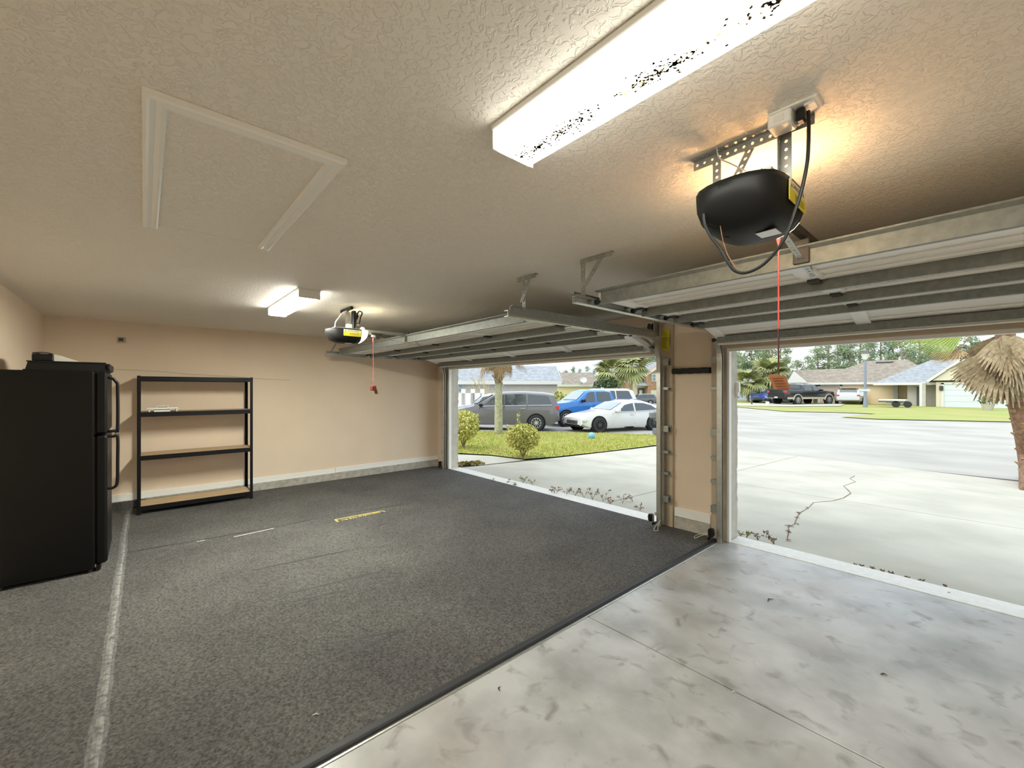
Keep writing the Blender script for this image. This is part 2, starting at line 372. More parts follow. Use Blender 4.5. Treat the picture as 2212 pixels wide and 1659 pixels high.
# dark asphalt tyre streaks are left to the road material; lawns
M['lawn'] = mat('lawn_soil', (.27,.31,.055), .95, noise_scale=3.5, col2=(.38,.34,.09), detail=8, ramp=(.35,.62))
M['lawn2'] = mat('lawn_green', (.26,.33,.07), .95, noise_scale=.35, col2=(.36,.33,.11), detail=9, ramp=(.4,.62))
lawnpx = [(1133,993),(1060,984),(990,980),(940,978),(930,931),(1025,932),(1180,934),(1300,936),(1422,941),(1470,946),(1470,956),(1422,962),(1310,976),(1200,988)]
lp = [gp(*q) for q in lawnpx]
struct('lawn', patch([lp], .02), M['lawn'])
def inside(p, poly):
    c = False; j = len(poly)-1
    for i in range(len(poly)):
        a, b = poly[i], poly[j]
        if (a.y > p[1]) != (b.y > p[1]) and p[0] < (b.x-a.x)*(p[1]-a.y)/(b.y-a.y)+a.x: c = not c
        j = i
    return c
M['grass'] = mat('grass_blades', (.36,.41,.07), .8, noise_scale=1.5, col2=(.45,.40,.12), ramp=(.4,.6))
m = MB(); xs = [q.x for q in lp]; yy = [q.y for q in lp]; cnt = 0
while cnt < 22000:
    p = (random.uniform(min(xs), max(xs)), random.uniform(min(yy), max(yy)))
    if not inside(p, lp): continue
    cnt += 1; a = random.random()*6.28; h = random.uniform(.03,.085); wd = random.uniform(.008,.016); lx, ly = random.uniform(-.05,.05), random.uniform(-.05,.05); z = G(p[1])+.018
    m.add([(p[0]-math.cos(a)*wd, p[1]-math.sin(a)*wd, z), (p[0]+math.cos(a)*wd, p[1]+math.sin(a)*wd, z), (p[0]+lx, p[1]+ly, z+h)], [(0,1,2)])
go = obj('grass', m, M['grass']); tag(go, 'short yellow-green grass growing on the lawn beside the driveway', 'grass', kind='stuff')
lq = [gp(*q) for q in ((1608,881),(1700,889.5),(1800,891),(1892,894.5),(1815,901.5),(1900,906),(2050,909),(2190,912),(2300,914.5))]
lq += [Vector((30,75,0)), Vector((-45,75,0)), gp(1500,872), gp(1560,876.5)]
struct('lawn_across_street', patch([lq], .03), M['lawn2'])
lr = [gp(2203,1030), gp(2260,1010), gp(2500,1030), gp(2500,1200), gp(2255,1110)]
struct('lawn_strip', patch([lr], .02), M['lawn'])
dq = [gp(*q) for q in ((1598,877.5),(1700,879),(1815,878),(1830,872),(1560,871.5),(1540,874))]
struct('driveway_across_street', patch([dq], .05), M['drive'])
struct('lawn_far', patch([[Vector((-90,24,0)), Vector((-22,30,0)), Vector((-40,75,0)), Vector((-140,75,0))]], .03), M['lawn2'])

# ================================================================== floor mats
ZM = .008
mm = thing('floor_mat', 'large dark grey felt mat covering the left bay floor', 'mat', (-5, 2, 0))
ys0 = -.145
obj('mat_sheet', MB().cbox(XL+.03, -1.99, ys0, YF-.02, 0, ZM, .003), M['mat'], mm)
obj('edge_strip', MB().tube([(-1.985, ys0, .006), (-1.985, YF-.03, .006)], .014, 8).box(-2.035, -1.985, ys0, YF-.03, ZM, ZM+.003), M['rubber'], mm)
obj('edge_channel', MB().cbox(-1.975, -1.955, ys0, YF-.04, 0, .005, .002), M['galvlight'], mm)
m2 = thing('floor_mat', 'narrower dark grey mat strip laid under the black refrigerator', 'mat', (-5, -.6, 0))
obj('mat_sheet', MB().cbox(XL+.03, -1.9, YB+.02, ys0-.004, 0, ZM, .003), M['mat'], m2)
# dusty crease between the two mats
M['dusthalo'] = mat('dusty_halo', (.19,.187,.182), .95, noise_scale=60, col2=(.08,.078,.076), detail=6, ramp=(.3,.65))
halo = []; rows = []
for i in range(90):
    x = lerp(-7.75, -2.0, i/89); wd = .015+.006*noise.noise(Vector((x*3, 0, 0))); yc = ys0-.02+.008*noise.noise(Vector((x*1.3, 5, 0)))
    rows.append([Vector((x, yc-wd, ZM+.0015)), Vector((x, yc, ZM+.006)), Vector((x, yc+wd, ZM+.0015))]); wh = wd+.014+.016*abs(noise.noise(Vector((x*5, 9, 0)))); halo.append([Vector((x, yc-wh, ZM+.0006)), Vector((x, yc+wh, ZM+.0006))])
obj('dust_halo', MB().loft(halo, closed=False, cap=False), M['dusthalo'], m2)
obj('creased_edge', MB().loft(rows, closed=False, cap=False), M['dustline'], m2)
# mat turned up against the plinth behind the shelf
obj('turned_up_edge', MB().cbox(XL+.03, XL+.04, -.75, .02, ZM, .115, .003), M['mat'], m2)
# cuts in the mat (thin dark slits) from the photograph
cuts = [((270,1194),(425,1168)),((425,1168),(590,1139)),((590,1139),(720,1113)),((720,1113),(900,1085)),((540,1233),(780,1183)),((480,1318),(840,1230)),((600,1308),(760,1272)),((655,1305),(700,1290)),((700,1392),(880,1360)),((655,1446),(876,1362)),((1065,1140),(1130,1128)),((810,1137),(850,1127)),((1130,1187),(1152,1176)),((690,1358),(740,1337))]
for a, b in cuts:
    p, q = on(2, ZM, *a), on(2, ZM, *b); n_ = 8; d = (q-p).normalized(); s = Vector((-d.y, d.x, 0)); rr = []
    for i in range(n_+1):
        c = lerp(p, q, i/n_)+s*random.uniform(-.006,.006); wd = .008*math.sin(PI*i/n_)+.002; rr.append([c+s*wd+UP*.0008, c-s*wd+UP*.0008])
    obj('cut', MB().loft(rr, closed=False, cap=False), M['rubber'], mm)
for a, b in (((505,1160),(592,1141)),((425,1170),(442,1167))):
    p, q = on(2, ZM, *a), on(2, ZM, *b); obj('bare_slit', MB().bar(p+UP*.001, q+UP*.001, .012, .001), M['sill'], mm)
# yellow lettering printed on the mat
def bx(p, q, w): return MB().bar(p+UP*.001, q+UP*.001, w, .0012)
pa, pb = Vector((-5.535, 1.84, ZM)), Vector((-5.51, 2.46, ZM))
fr = obj('printed_frame', bx(pa, pb, .018).bar(pa+UP*.001, pa+Vector((.11, .004, .001)), .018, .0012).bar(pb+UP*.001, pb+Vector((.06, .02, .001)), .014, .0012), M['letter'], mm)
text('printed_words', 'THE BULL STARTS HERE', .062, M['letter'], mm, Matrix.Translation(Vector((-5.462, 2.152, ZM+.001))-mm.location) @ Matrix.Rotation(math.radians(92.3), 4, 'Z') @ Matrix.Diagonal((.80, 1.0, 1, 1)))
# scraps on the floor
def scrap(px, py, l, ang, label, mt, bend=.01):
    p = on(2, .001 if on(2,0,px,py).x > -1.95 else ZM+.001, px, py); d = Vector((math.cos(ang), math.sin(ang), 0)); s = Vector((-d.y, d.x, 0))
    tag(obj('floor_scrap', MB().tube([p-d*l/2+UP*.002, p+s*bend+UP*.004, p+d*l/2+UP*.003], [.003, .0035, .0015], 5), mt, base=True), label, 'debris')
scrap(1665,1297,.07,1.3,'thin curled twig lying on bare concrete near the second doorway', M['gap'], .02)
scrap(1910,1458,.03,.4,'tiny dark leaf bit on concrete at lower right', M['leafdead'])
scrap(1586,1497,.02,.9,'pale scrap beside the concrete floor joint', M['paper'])
scrap(1080,1488,.03,2.3,'small dark chip on concrete just beyond the mat edge', M['gap'])
scrap(682,1545,.03,1.0,'pale thread lying on the dark mat near its front corner', M['paper'], .006)
scrap(2050,1281,.02,.3,'dark speck on concrete by the second threshold', M['gap'], .003)

# ================================================================== attic hatch
M['panel'] = M['ceiling']
h = thing('attic_hatch', 'square white-trimmed attic hatch set in the textured ceiling', 'hatch', (-2.45,.32,ZC))
hx0, hx1, hy0, hy1 = -3.13, -1.80, .05, .575
obj('hatch_panel', MB().cbox(hx0, hx1, hy0, hy1, ZC-.008, ZC-.002, .002), M['ceiling'], h)
def moulding(p, q, inw, ext0, ext1):
    p = Vector(p); q = Vector(q); d = (q-p).normalized(); inw = Vector(inw)
    prof = [(-.055,-.001),(-.055,-.02),(-.045,-.026),(-.036,-.020),(-.020,-.015),(-.006,-.022),(.004,-.022),(.010,-.012),(.010,-.001)]
    return MB().loft([[p-d*(ext0*(-a/.055))+inw*a+UP*b for a, b in prof], [q+d*(ext1*(-a/.055))+inw*a+UP*b for a, b in prof]])
obj('moulding', moulding((hx0-.06, hy0, ZC), (hx1, hy0, ZC), (0,1,0), 0, .055), M['trim'], h)
obj('moulding', moulding((hx1, hy0, ZC), (hx1, hy1, ZC), (-1,0,0), .055, .055), M['trim'], h)
obj('moulding', moulding((hx1, hy1, ZC), (hx0-.06, hy1, ZC), (0,-1,0), .055, 0), M['trim'], h)
obj('gap_line', MB().box(hx0-.004, hx0, hy0, hy1, ZC-.0065, ZC-.001), M['gap'], h)

# ================================================================== fluorescent ceiling lights
def lens_mat(name, tube, L):
    m = bpy.data.materials.new(name); m.use_nodes = True; t = m.node_tree; b = t.nodes['Principled BSDF']
    b.inputs['Roughness'].default_value = .3; b.inputs['Base Color'].default_value = (.7,.7,.62,1)
    tc = t.nodes.new('ShaderNodeTexCoord'); sp = t.nodes.new('ShaderNodeSeparateXYZ'); t.links.new(tc.outputs['Object'], sp.inputs[0])
    r = t.nodes.new('ShaderNodeMapRange'); r.inputs['From Min'].default_value = -.1; r.inputs['From Max'].default_value = .1
    t.links.new(sp.outputs['Y'], r.inputs['Value'])
    cr = t.nodes.new('ShaderNodeValToRGB'); e = cr.color_ramp.elements
    e[0].position = 0; e[0].color = (.05,.05,.045,1); e[1].position = 1; e[1].color = (.05,.05,.045,1)
    for p, c in ((.11,(.06,.06,.055,1)), (.16,(1,1,.98,1)), (.30,(1,1,.97,1)), (.46,(.62,.64,.50,1)), (.62,(.66,.66,.52,1)), (.84,(.58,.58,.50,1)), (.89,(.06,.06,.055,1))):
        k = e.new(p); k.color = c
    t.links.new(r.outputs['Result'], cr.inputs['Fac'])
    # small insects caught inside the lens: dark specks along the middle
    n = t.nodes.new('ShaderNodeTexVoronoi'); n.inputs['Scale'].default_value = 75
    n2 = t.nodes.new('ShaderNodeTexNoise'); n2.inputs['Scale'].default_value = 7
    t.links.new(tc.outputs['Object'], n.inputs['Vector']); t.links.new(tc.outputs['Object'], n2.inputs['Vector'])
    band = t.nodes.new('ShaderNodeValToRGB'); be = band.color_ramp.elements; be[0].position = .42; be[0].color = (0,0,0,1); be[1].position = .56; be[1].color = (1,1,1,1); k = be.new(.70); k.color = (0,0,0,1)
    t.links.new(r.outputs['Result'], band.inputs['Fac'])
    a = t.nodes.new('ShaderNodeMath'); a.operation = 'MULTIPLY'; t.links.new(band.outputs['Color'], a.inputs[0]); t.links.new(n2.outputs['Fac'], a.inputs[1])
    s = t.nodes.new('ShaderNodeMath'); s.operation = 'SUBTRACT'; t.links.new(a.outputs[0], s.inputs[0]); t.links.new(n.outputs['Distance'], s.inputs[1])
    c = t.nodes.new('ShaderNodeValToRGB'); c.color_ramp.elements[0].position = .06; c.color_ramp.elements[1].position = .14; t.links.new(s.outputs[0], c.inputs['Fac'])
    mx = t.nodes.new('ShaderNodeMix'); mx.data_type = 'RGBA'; t.links.new(c.outputs['Color'], mx.inputs['Factor']); t.links.new(cr.outputs['Color'], mx.inputs['A']); mx.inputs['B'].default_value = (.010,.0075,.0035,1)
    if not tube:
        t.links.new(cr.outputs['Color'], b.inputs['Emission Color'])
    else: t.links.new(mx.outputs['Result'], b.inputs['Emission Color'])
    b.inputs['Emission Strength'].default_value = L
    w = t.nodes.new('ShaderNodeTexVoronoi'); w.inputs['Scale'].default_value = 170; bp = t.nodes.new('ShaderNodeBump'); bp.inputs['Distance'].default_value = .003
    t.links.new(tc.outputs['Object'], w.inputs['Vector']); t.links.new(w.outputs['Distance'], bp.inputs['Height']); t.links.new(bp.outputs['Normal'], b.inputs['Normal'])
    return m
def ceiling_light(x0, x1, y0, y1, label, bugs, L):
    o = thing('ceiling_light', label, 'ceiling light', ((x0+x1)/2, (y0+y1)/2, ZC))
    obj('housing', MB().cbox(x0, x1, y0, y1, ZC-.022, ZC, .003), M['white'], o)
    z0 = ZC-.088; prof = [(y0+.006, ZC-.022), (y0+.006, z0+.022), (y0+.026, z0), (y1-.026, z0), (y1-.006, z0+.022), (y1-.006, ZC-.022)]
    obj('diffuser', MB().loft([[Vector((x, y, z)) for y, z in prof] for x in (x0+.008, x1-.008)]), lens_mat('prismatic_lens', bugs, L), o)
    if bugs:
        sp = MB(); k = 0
        while k < 700:
            x = random.uniform(x0+.03, x1-.03); dn = noise.noise(Vector((x*6, 3.1, 0)))+.25
            if random.random() > max(.05, dn*1.6): continue
            y = lerp(y0, y1, .56)+random.gauss(0, .016); q = random.uniform(.0018, .0048); a = random.random()*3; k += 1
            sp.add([(x+math.cos(a+j*PI/2)*q*(1.6 if j % 2 else 1), y+math.sin(a+j*PI/2)*q*(1.6 if j % 2 else 1), z0-.0006) for j in range(4)], [(3,2,1,0)])
        bo = obj('insect_specks', sp, mat('dead_insects', (.09,.065,.035), .9), o); bo['kind'] = 'stuff'
    for a, b in ((x0, x0+.008), (x1-.008, x1)): obj('end_cap', MB().cbox(a, b, y0+.004, y1-.004, z0-.001, ZC-.02, .002), M['white'], o)
ceiling_light(-1.18, .06, .935, 1.145, 'long fluorescent wraparound light with insect specks nearest the camera', True, TUBE*.38)
ceiling_light(-5.53, -4.25, 1.08, 1.28, 'smaller looking fluorescent ceiling light beside the far opener', False, TUBE*1.2)

# ================================================================== garage doors, tracks and springs
def sweep(path, x, prof):
    rings = []
    for i, (y, z) in enumerate(path):
        a = path[max(i-1, 0)]; b = path[min(i+1, len(path)-1)]; d = Vector((0, b[0]-a[0], b[1]-a[1])).normalized(); nrm = Vector((0, -d.z, d.y))
        rings.append([Vector((x+px, y, z))+nrm*pn for px, pn in prof])
    return MB().loft(rings)
def garage_door(n, xr, dy, label, dz=0):
    x0, x1 = xr; o = bpy.data.objects.new('door_%d' % n, None); C.objects.link(o); o.location = ((x0+x1)/2, 3.5+dy, 2.2); o['kind'] = 'structure'; o['label'] = label
    zb = 2.335+dz; secs = [((2.49,zb),(3.005,zb)), ((3.015,zb),(3.53,zb)), ((3.54,zb),(4.045,zb-.003)), ((4.055,zb-.005),(4.545,zb-.135))]
    for (ya, za), (yb, zb2) in secs:
        ya += dy; yb += dy
        d = Vector((0, yb-ya, zb2-za)); L = d.length; Mx = Matrix.Translation((0, ya, za)) @ Matrix.Rotation(math.atan2(d.z, d.y), 4, 'X')
        s = obj('door_section', MB().cbox(x0-.02, x1+.02, 0, L, .012, .045, .004, Mx), M['doorwhite'], o)
        for a, b in ((.004,.045), (L*.31,L*.35), (L*.64,L*.68), (L-.045,L-.004)):
            obj('panel_rib', MB().cbox(x0-.015, x1+.015, a, b, -.004, .013, .004, Mx), M['doorwhite'], s)
        xs = [x0-.01, (x0+x1)/2-.05, x1-.09] if x1-x0 < 3 else [x0-.01, x0*.75+x1*.25-.05, (x0+x1)/2-.05, x0*.25+x1*.75-.05, x1-.09]
        for q in xs: obj('stile', MB().cbox(q, q+.1, .01, L-.01, -.010, .012, .003, Mx), M['doorwhite'], s)
    def strut(y, z0, z1, up=False):
        y += dy
        prof = [(0,z0),(0,z1),(.055,z1),(.055,z1-.004),(.004,z1-.004),(.004,z0+.004),(.03,z0+.004),(.03,z0)]
        if up: prof = [(0,z0),(-.0,z1-.012),(-.02,z1),(.03,z1),(.03,z1-.004),(.006,z1-.008),(.004,z0+.004),(.03,z0+.004),(.03,z0)]
        s = obj('strut', MB().loft([[Vector((x, y+a, b)) for a, b in prof] for x in (x0+.01, x1-.01)]), M['strut'], o)
        if up:
            obj('top_lip', MB().cbox(x0-.03, x1+.03, y-.022, y+.012, z1, z1+.012, .003), M['strut'], s)
    strut(2.48, 2.298+dz, 2.388+dz, True)
    for y in (3.02, 3.535, 4.035): strut(y, 2.268+dz, 2.332+dz)
    strut(4.44, 2.158+dz, 2.225+dz)
    obj('bottom_seal', MB().cbox(x0-.02, x1+.02, 4.52+dy, 4.56+dy, 2.145+dz, 2.20+dz, .006), M['white'], o)
    for y in (3.01, 3.535, 4.05):
        for q in ([x0+.0, (x0+x1)/2-.03, x1-.06] if x1-x0 < 3 else [x0, x0*.75+x1*.25-.03, (x0+x1)/2-.03, x0*.25+x1*.75-.03, x1-.06]):
            obj('hinge', MB().cbox(q, q+.06, y+dy-.07, y+dy+.05, 2.308+dz, 2.325+dz, .003), M['dark'], o)
    for y, z in ((2.53, 2.33), (3.01, 2.32), (3.535, 2.32), (4.05, 2.31), (4.53, 2.2)):
        for xx, sg in ((x0, -1), (x1, 1)):
            obj('roller', MB().tube([(xx-sg*.06, y+dy, z+dz), (xx+sg*.05, y+dy, z+dz)], .006, 6).tube([(xx+sg*.05, y+dy, z+dz), (xx+sg*.075, y+dy, z+dz)], .02, 10), M['dark'], o)
    return o
garage_door(1, (-7.46, -2.73), .07, 'wide white steel overhead door, raised, with galvanised struts', -.015)
garage_door(2, (-1.86, .5), 0, 'narrower white steel overhead door, raised, above the bare concrete bay')
def track(x, s, ye, label, hang, dz=0, brackets=(), tiltend=0):
    o = thing('door_track', label, 'track', (x, 4.7, 0)); zt = 2.315+dz
    prof = [(0,-.026),(s*.05,-.026),(s*.05,-.021),(s*.004,-.021),(s*.004,.021),(s*.05,.021),(s*.05,.026),(0,.026)]
    yv = 4.735; r = .33
    obj('vertical_track', sweep([(yv, .01), (yv, zt-r)], x, prof), M['galvlight'], o)
    obj('curved_track', sweep([(yv-r+r*math.cos(a), zt-r+r*math.sin(a)) for a in [i*PI/2/12 for i in range(13)]], x, prof), M['galvlight'], o)
    obj('horizontal_track', sweep([(yv-r, zt), (ye, zt+tiltend)], x, prof), M['galvlight'], o)
    obj('track_angle', MB().box(x-.004*s, x, ye+.02, yv-r+.2, zt-.01, zt+.06).box(min(x-.035*s, x), max(x-.035*s, x), ye+.02, yv-r+.2, zt+.056, zt+.06), M['galv'], o)
    obj('jamb_angle', MB().box(min(x-s*.02,x-s*.024), max(x-s*.02,x-s*.024), yv+.02, YF-.036, .03, 1.95), M['galv'], o)
    for z, big in brackets:
        a, b = sorted((x-s*.085, x+s*.01)); hh = .04 if big else .018
        br = obj('track_bracket', MB().cbox(a, b, yv+.012, yv+.02, z-hh, z+hh, .002).cbox(a, b, YF-.045, YF-.036, z-hh, z+hh, .002).box(min(x-s*.03, x-s*.036), max(x-s*.03, x-s*.036), yv+.02, YF-.04, z-hh, z+hh), M['galv'], o)
        obj('bolt', MB().lathe([(.009,0),(.009,.008)], 6, Matrix.Translation((x-s*.065, YF-.045, z)) @ Matrix.Rotation(PI/2, 4, 'X')), M['dark'], br)
    # perforated angle hanger: rail on the ceiling, drop strap, brace
    if hang:
        hx0, hx1, hy, xd, xb0, xb1 = hang
        obj('hanger_rail', MB().perf((hx0, hy, ZC-.018), (hx1, hy, ZC-.018), (0,0,1), .036).perf((hx0, hy+.016, ZC-.002), (hx1, hy+.016, ZC-.002), (0,1,0), .032), M['galv'], o)
        obj('hanger_drop', MB().perf((xd, hy-.004, ZC-.03), (xd, hy-.004, zt+.02), (1,0,0), .038), M['galv'], o)
        obj('hanger_brace', MB().perf((xb0, hy-.009, ZC-.03), (xb1, hy-.009, zt+.1), (1,0,0), .042), M['galv'], o)
    return o
BR = [(2.01, 1), (1.69, 0), (1.20, 1), (.92, 0), (.66, 0), (.35, 1)]
track(-2.635, -1, 2.27, 'galvanised door track left of the pillar with bracket clips', (-2.66,-2.44,2.40,-2.575,-2.50,-2.60), 0, BR)
track(-7.585, 1, 2.36, 'galvanised door track along the shelf wall beside the first doorway', None, -.03, BR)
track(-1.965, 1, 2.30, 'galvanised door track right of the pillar at the second doorway', (-1.975,-1.70,2.40,-1.945,-1.78,-1.93), .005, BR)
track(.615, -1, 2.30, 'galvanised door track at the right end of second doorway', (.45,.7,2.40,.62,.5,.6), .005, BR)
# hanger of the far-left track seen below the opener
lt = [o for o in C.objects if o.name.startswith('door_track')][1]
obj('hanger_drop', MB().perf((-7.59, 2.62, ZC-.005), (-7.59, 2.44, 2.30), (0,1,0), .032), M['galv'], lt)
def springs(x0, x1, label, yellow_end):
    o = thing('torsion_spring', label, 'spring', ((x0+x1)/2, YF-.1, 2.45))
    obj('shaft', MB().tube([(x0-.02, YF-.1, 2.45), (x1+.02, YF-.1, 2.45)], .013, 10), M['galv'], o)
    mid = (x0+x1)/2
    obj('coil', MB().tube([(mid+.06, YF-.1, 2.45), (min(mid+.75, x1-.25), YF-.1, 2.45)], .028, 12), M['dark'], o)
    obj('coil', MB().tube([(mid-.06, YF-.1, 2.45), (max(mid-.75, x0+.25), YF-.1, 2.45)], .028, 12), M['dark'], o)
    for a, s in ((x0+.02, 1), (x1-.02, -1)):
        obj('cable_drum', MB().lathe([(.02,0),(.05,.005),(.045,.02),(.04,.05),(.055,.06),(.02,.062)], 16, Matrix.Translation((a, YF-.1, 2.45)) @ Matrix.Rotation(s*PI/2, 4, 'Y')), M['dark'], o)
        obj('bearing_plate', MB().cbox(a-.03*s-.003, a-.03*s+.003, YF-.16, YF-.035, 2.34, 2.51, .001), M['galv'], o)
springs(-7.5, -2.72, 'torsion spring shaft mounted above the wide first doorway', True)
springs(-1.88, .53, 'torsion spring shaft mounted above the narrower second doorway', False)

# yellow warning label, black pad strip, keypad, sensors
o = thing('warning_label', 'faded yellow warning label hanging at the top of pillar', 'label', (-2.61, YF-.05, 2.15))
lab = obj('label_sheet', MB().loft([[Vector((x, YF-.05-.012*math.sin(i*.5), z)) for x in (-2.665, -2.560)] + [Vector((x, YF-.047-.012*math.sin(i*.5), z)) for x in (-2.560, -2.665)] for i, z in enumerate([2.16+.25*k/8 for k in range(9)])]), M['yellow'], o)
for k in range(9):
    z = 2.185+k*.022; obj('print_line', MB().box(-2.655, -2.575+random.uniform(-.03,.005), YF-.0655, YF-.0645, z, z+.008), M['yellowpr'], lab)
m = MB(); rows = []
for i in range(20):
    x = lerp(-2.53, -2.085, i/19); zc = 1.897+.0015*math.sin(i*1.3); th = .031+.002*random.random(); rows.append([Vector((x, YF-.06+a, zc+b)) for a, b in ((.06,-th),(.012,-th),(0,-th*.6),(0,th*.6),(.012,th),(.06,th))])
tag(obj('foam_strip', m.loft(rows), M['rubber'], base=True), 'black foam bumper strip mounted across the beige pillar', 'bumper strip')
o = thing('keypad', 'small white keypad box on stucco outside the second doorway', 'keypad', (-1.87, YO, 1.62))
obj('case', MB().cbox(-1.90, -1.865, YO-.03, YO+.03, 1.60, 1.76, .006), M['white'], o); obj('cover', MB().cbox(-1.868, -1.855, YO-.025, YO+.025, 1.65, 1.755, .004), M['trim'], o)
def sensor(x, y, s, label, wire):
    o = thing('door_sensor', label, 'sensor', (x, y, 0))
    obj('bracket', MB().box(x-.003, x+.003, y-.02, y+.11, .03, .06).box(x-.003, x+.003, y-.02, y+.02, .03, .15), M['galv'], o)
    obj('sensor_body', MB().cbox(min(x, x+s*.055), max(x, x+s*.055), y-.035, y+.03, .07, .16, .012), M['black'], o)
    obj('eye', MB().lathe([(.014,0),(.014,.01),(.006,.014)], 10, Matrix.Translation((x+s*.055, y, .115)) @ Matrix.Rotation(s*PI/2, 4, 'Y')), M['redplastic'], o)
    obj('wire', MB().tube(catmull([Vector(q) for q in wire]), .0035, 6), M['paper'], o)
sensor(-2.70, 4.66, -1, 'black door safety sensor with white wire at pillar left base', [(-2.62,4.69,.10),(-2.60,4.60,.05),(-2.58,4.56,.015),(-2.61,4.53,.012),(-2.63,4.57,.03),(-2.61,4.64,.09)])
sensor(-2.03, 4.66, 1, 'black door safety sensor with looped wire at pillar right base', [(-2.02,4.69,.09),(-2.10,4.66,.06),(-2.17,4.64,.015),(-2.20,4.68,.012),(-2.18,4.73,.03),(-2.10,4.76,.06),(-2.05,4.74,.09)])
sensor(-7.68, 4.70, 1, 'black door safety sensor with white wire beside the shelf wall corner', [(-7.68,4.68,.12),(-7.76,4.66,.10),(-7.80,4.64,.13),(-7.83,4.66,.05),(-7.78,4.70,.04)])

# ================================================================== door openers
M['lensglow'] = mat('opener_lens', (.9,.85,.6), .4, emit=3.0, ecol=(1,.93,.66))
M['lensglow2'] = mat('opener_lens_cool', (.9,.88,.7), .4, emit=4.0, ecol=(1,.98,.82))
M['sheen'] = mat('black_gloss_plastic', (.007,.007,.007), .48, spec=.22)
def opener(xc, y0, zt, label, lens, door_y, door_z, bulb_col, bulb_w, cordz):
    o = thing('garage_door_opener', label, 'door opener', (xc, y0+.2, zt))
    y1 = y0+.33; y2 = y0+.44; H_ = .155
    def ring(y, wd, d, flat=0):
        out = []
        for k in range(13):
            a = PI*k/12; ca, sa = math.cos(a), math.sin(a)
            out.append(Vector((xc+wd*ca*(abs(ca)**-.25 if abs(ca) > .05 else 1), y, zt-.02-d*(sa**.62 if sa > 0 else 0))))
        return out+[Vector((xc-wd, y, zt)), Vector((xc+wd, y, zt))]
    st = [(y0-.022, .03, .02), (y0-.014, .07, .05), (y0+.006, .108, .082), (y0+.04, .137, .115), (y0+.09, .150, .135), (y0+.17, .156, .14), (y0+.27, .156, .14), (y1, .150, .132)]
    hb = obj('motor_housing', MB().loft([ring(*q) for q in st]), M['sheen'], o, smooth=True)
    st2 = [(y1-.04, .147, .137), (y1+.02, .143, .125), (y1+.06, .125, .098), (y1+.09, .095, .065), (y2, .06, .03)]
    obj('light_lens', MB().loft([ring(*q) for q in st2]), lens, o, smooth=True)
    obj('top_plate', MB().cbox(xc-.13, xc+.13, y0+.03, y2-.04, zt, zt+.012, .003), M['galv'], o)
    for k in range(5):
        y = y0+.05+k*.022; zz = zt-.02-.113-.005*k
        obj('vent_slot', MB().tube([(xc-.085+.03*math.sin(q*PI/6), y-.012+.02*math.sin(q*PI/6), zz+.010-.012*math.sin(q*PI/6)) for q in range(7)], .004, 5), M['black'], hb)
    # label sheets on both flanks
    for s in (1, -1):
        xx = xc+s*.1545
        lb = obj('warning_sticker', MB().cbox(min(xx, xx+s*.003), max(xx, xx+s*.003), y0+.12, y1-.01, zt-.085, zt-.012, .001), M['yellow'], hb)
        obj('sticker_head', MB().box(min(xx+s*.003, xx+s*.004), max(xx+s*.003, xx+s*.004), y0+.12, y1-.01, zt-.042, zt-.012), M['cream'], lb)
        obj('sticker_triangle', MB().prism([(xx+s*.0042, y0+.13, zt-.038), (xx+s*.0042, y0+.15, zt-.038), (xx+s*.0042, y0+.14, zt-.02)], (s*.0005,0,0)), M['olive'], lb)
        for k in range(3): obj('sticker_line', MB().box(min(xx+s*.003, xx+s*.004), max(xx+s*.003, xx+s*.004), y0+.185, y1-.04, zt-.056-k*.009, zt-.051-k*.009), M['yellowpr'], lb)
        R = Matrix(((0,0,s,0),(s,0,0,0),(0,1,0,0),(0,0,0,1)))
        text('sticker_words', 'GARAGE DOOR', .022, M['black'], lb, Matrix.Translation(Vector((xx+s*.0042, y0+.222, zt-.028))-root_loc(lb)) @ R @ Matrix.Diagonal((.85,1,1,1)), .0002)
    obj('button_panel', MB().cbox(xc+.03, xc+.10, y0+.17, y0+.24, zt-.1615, zt-.158, .001), M['galvlight'], hb)
    # rail, trolley, arm to the door, release cord
    zr = zt+.008 if xc > -1 else zt-.01
    obj('rail', MB().cbox(xc-.018, xc+.018, y1, 4.66, zr, zr+.038, .004), M['galv'] if xc < -1 else M['dark'], o)
    yt = y2+.14
    tr = obj('trolley', MB().cbox(xc-.03, xc+.03, yt-.09, yt+.06, zr-.018, zr+.005, .004).cbox(xc-.018, xc+.018, yt-.03, yt+.03, zr-.06, zr-.015, .004), M['dark'], o)
    obj('trolley_lever', MB().cbox(xc-.012, xc+.012, yt-.07, yt-.03, zr-.045, zr-.018, .003), M['white'], tr)
    arm_b = Vector((xc, door_y+.22, door_z-.05))
    ar = obj('door_arm', MB().perf((xc, yt, zr-.045), arm_b, (1,0,0), .028).bar(arm_b+Vector((0,-.02,.0)), Vector((xc, door_y+.03, door_z+.07)), .02, .006), M['galvlight'], o)
    obj('door_bracket', MB().cbox(xc-.035, xc+.035, door_y-.004, door_y+.03, door_z-.02, door_z+.1, .003), M['dark'], ar)
    zc2, zt2 = cordz
    cx_, cy_ = xc+.004, yt-.05
    obj('release_cord', MB().tube([(cx_, cy_, zr-.03), (cx_, cy_, zc2)], .0034 if xc > -1 else .003, 6), M['redcord'], o)
    obj('release_cord_tail', MB().tube([(cx_, cy_, zc2), (cx_, cy_, zt2)], .0034 if xc > -1 else .0024, 6), M['darkcord' if xc > -1 else 'redcord'], o)
    obj('cord_knot', MB().lathe([(.004,-.05),(.009,-.03),(.010,0),(.006,.02)], 8, Matrix.Translation((cx_, cy_, zr-.07))), M['redcord'], o)
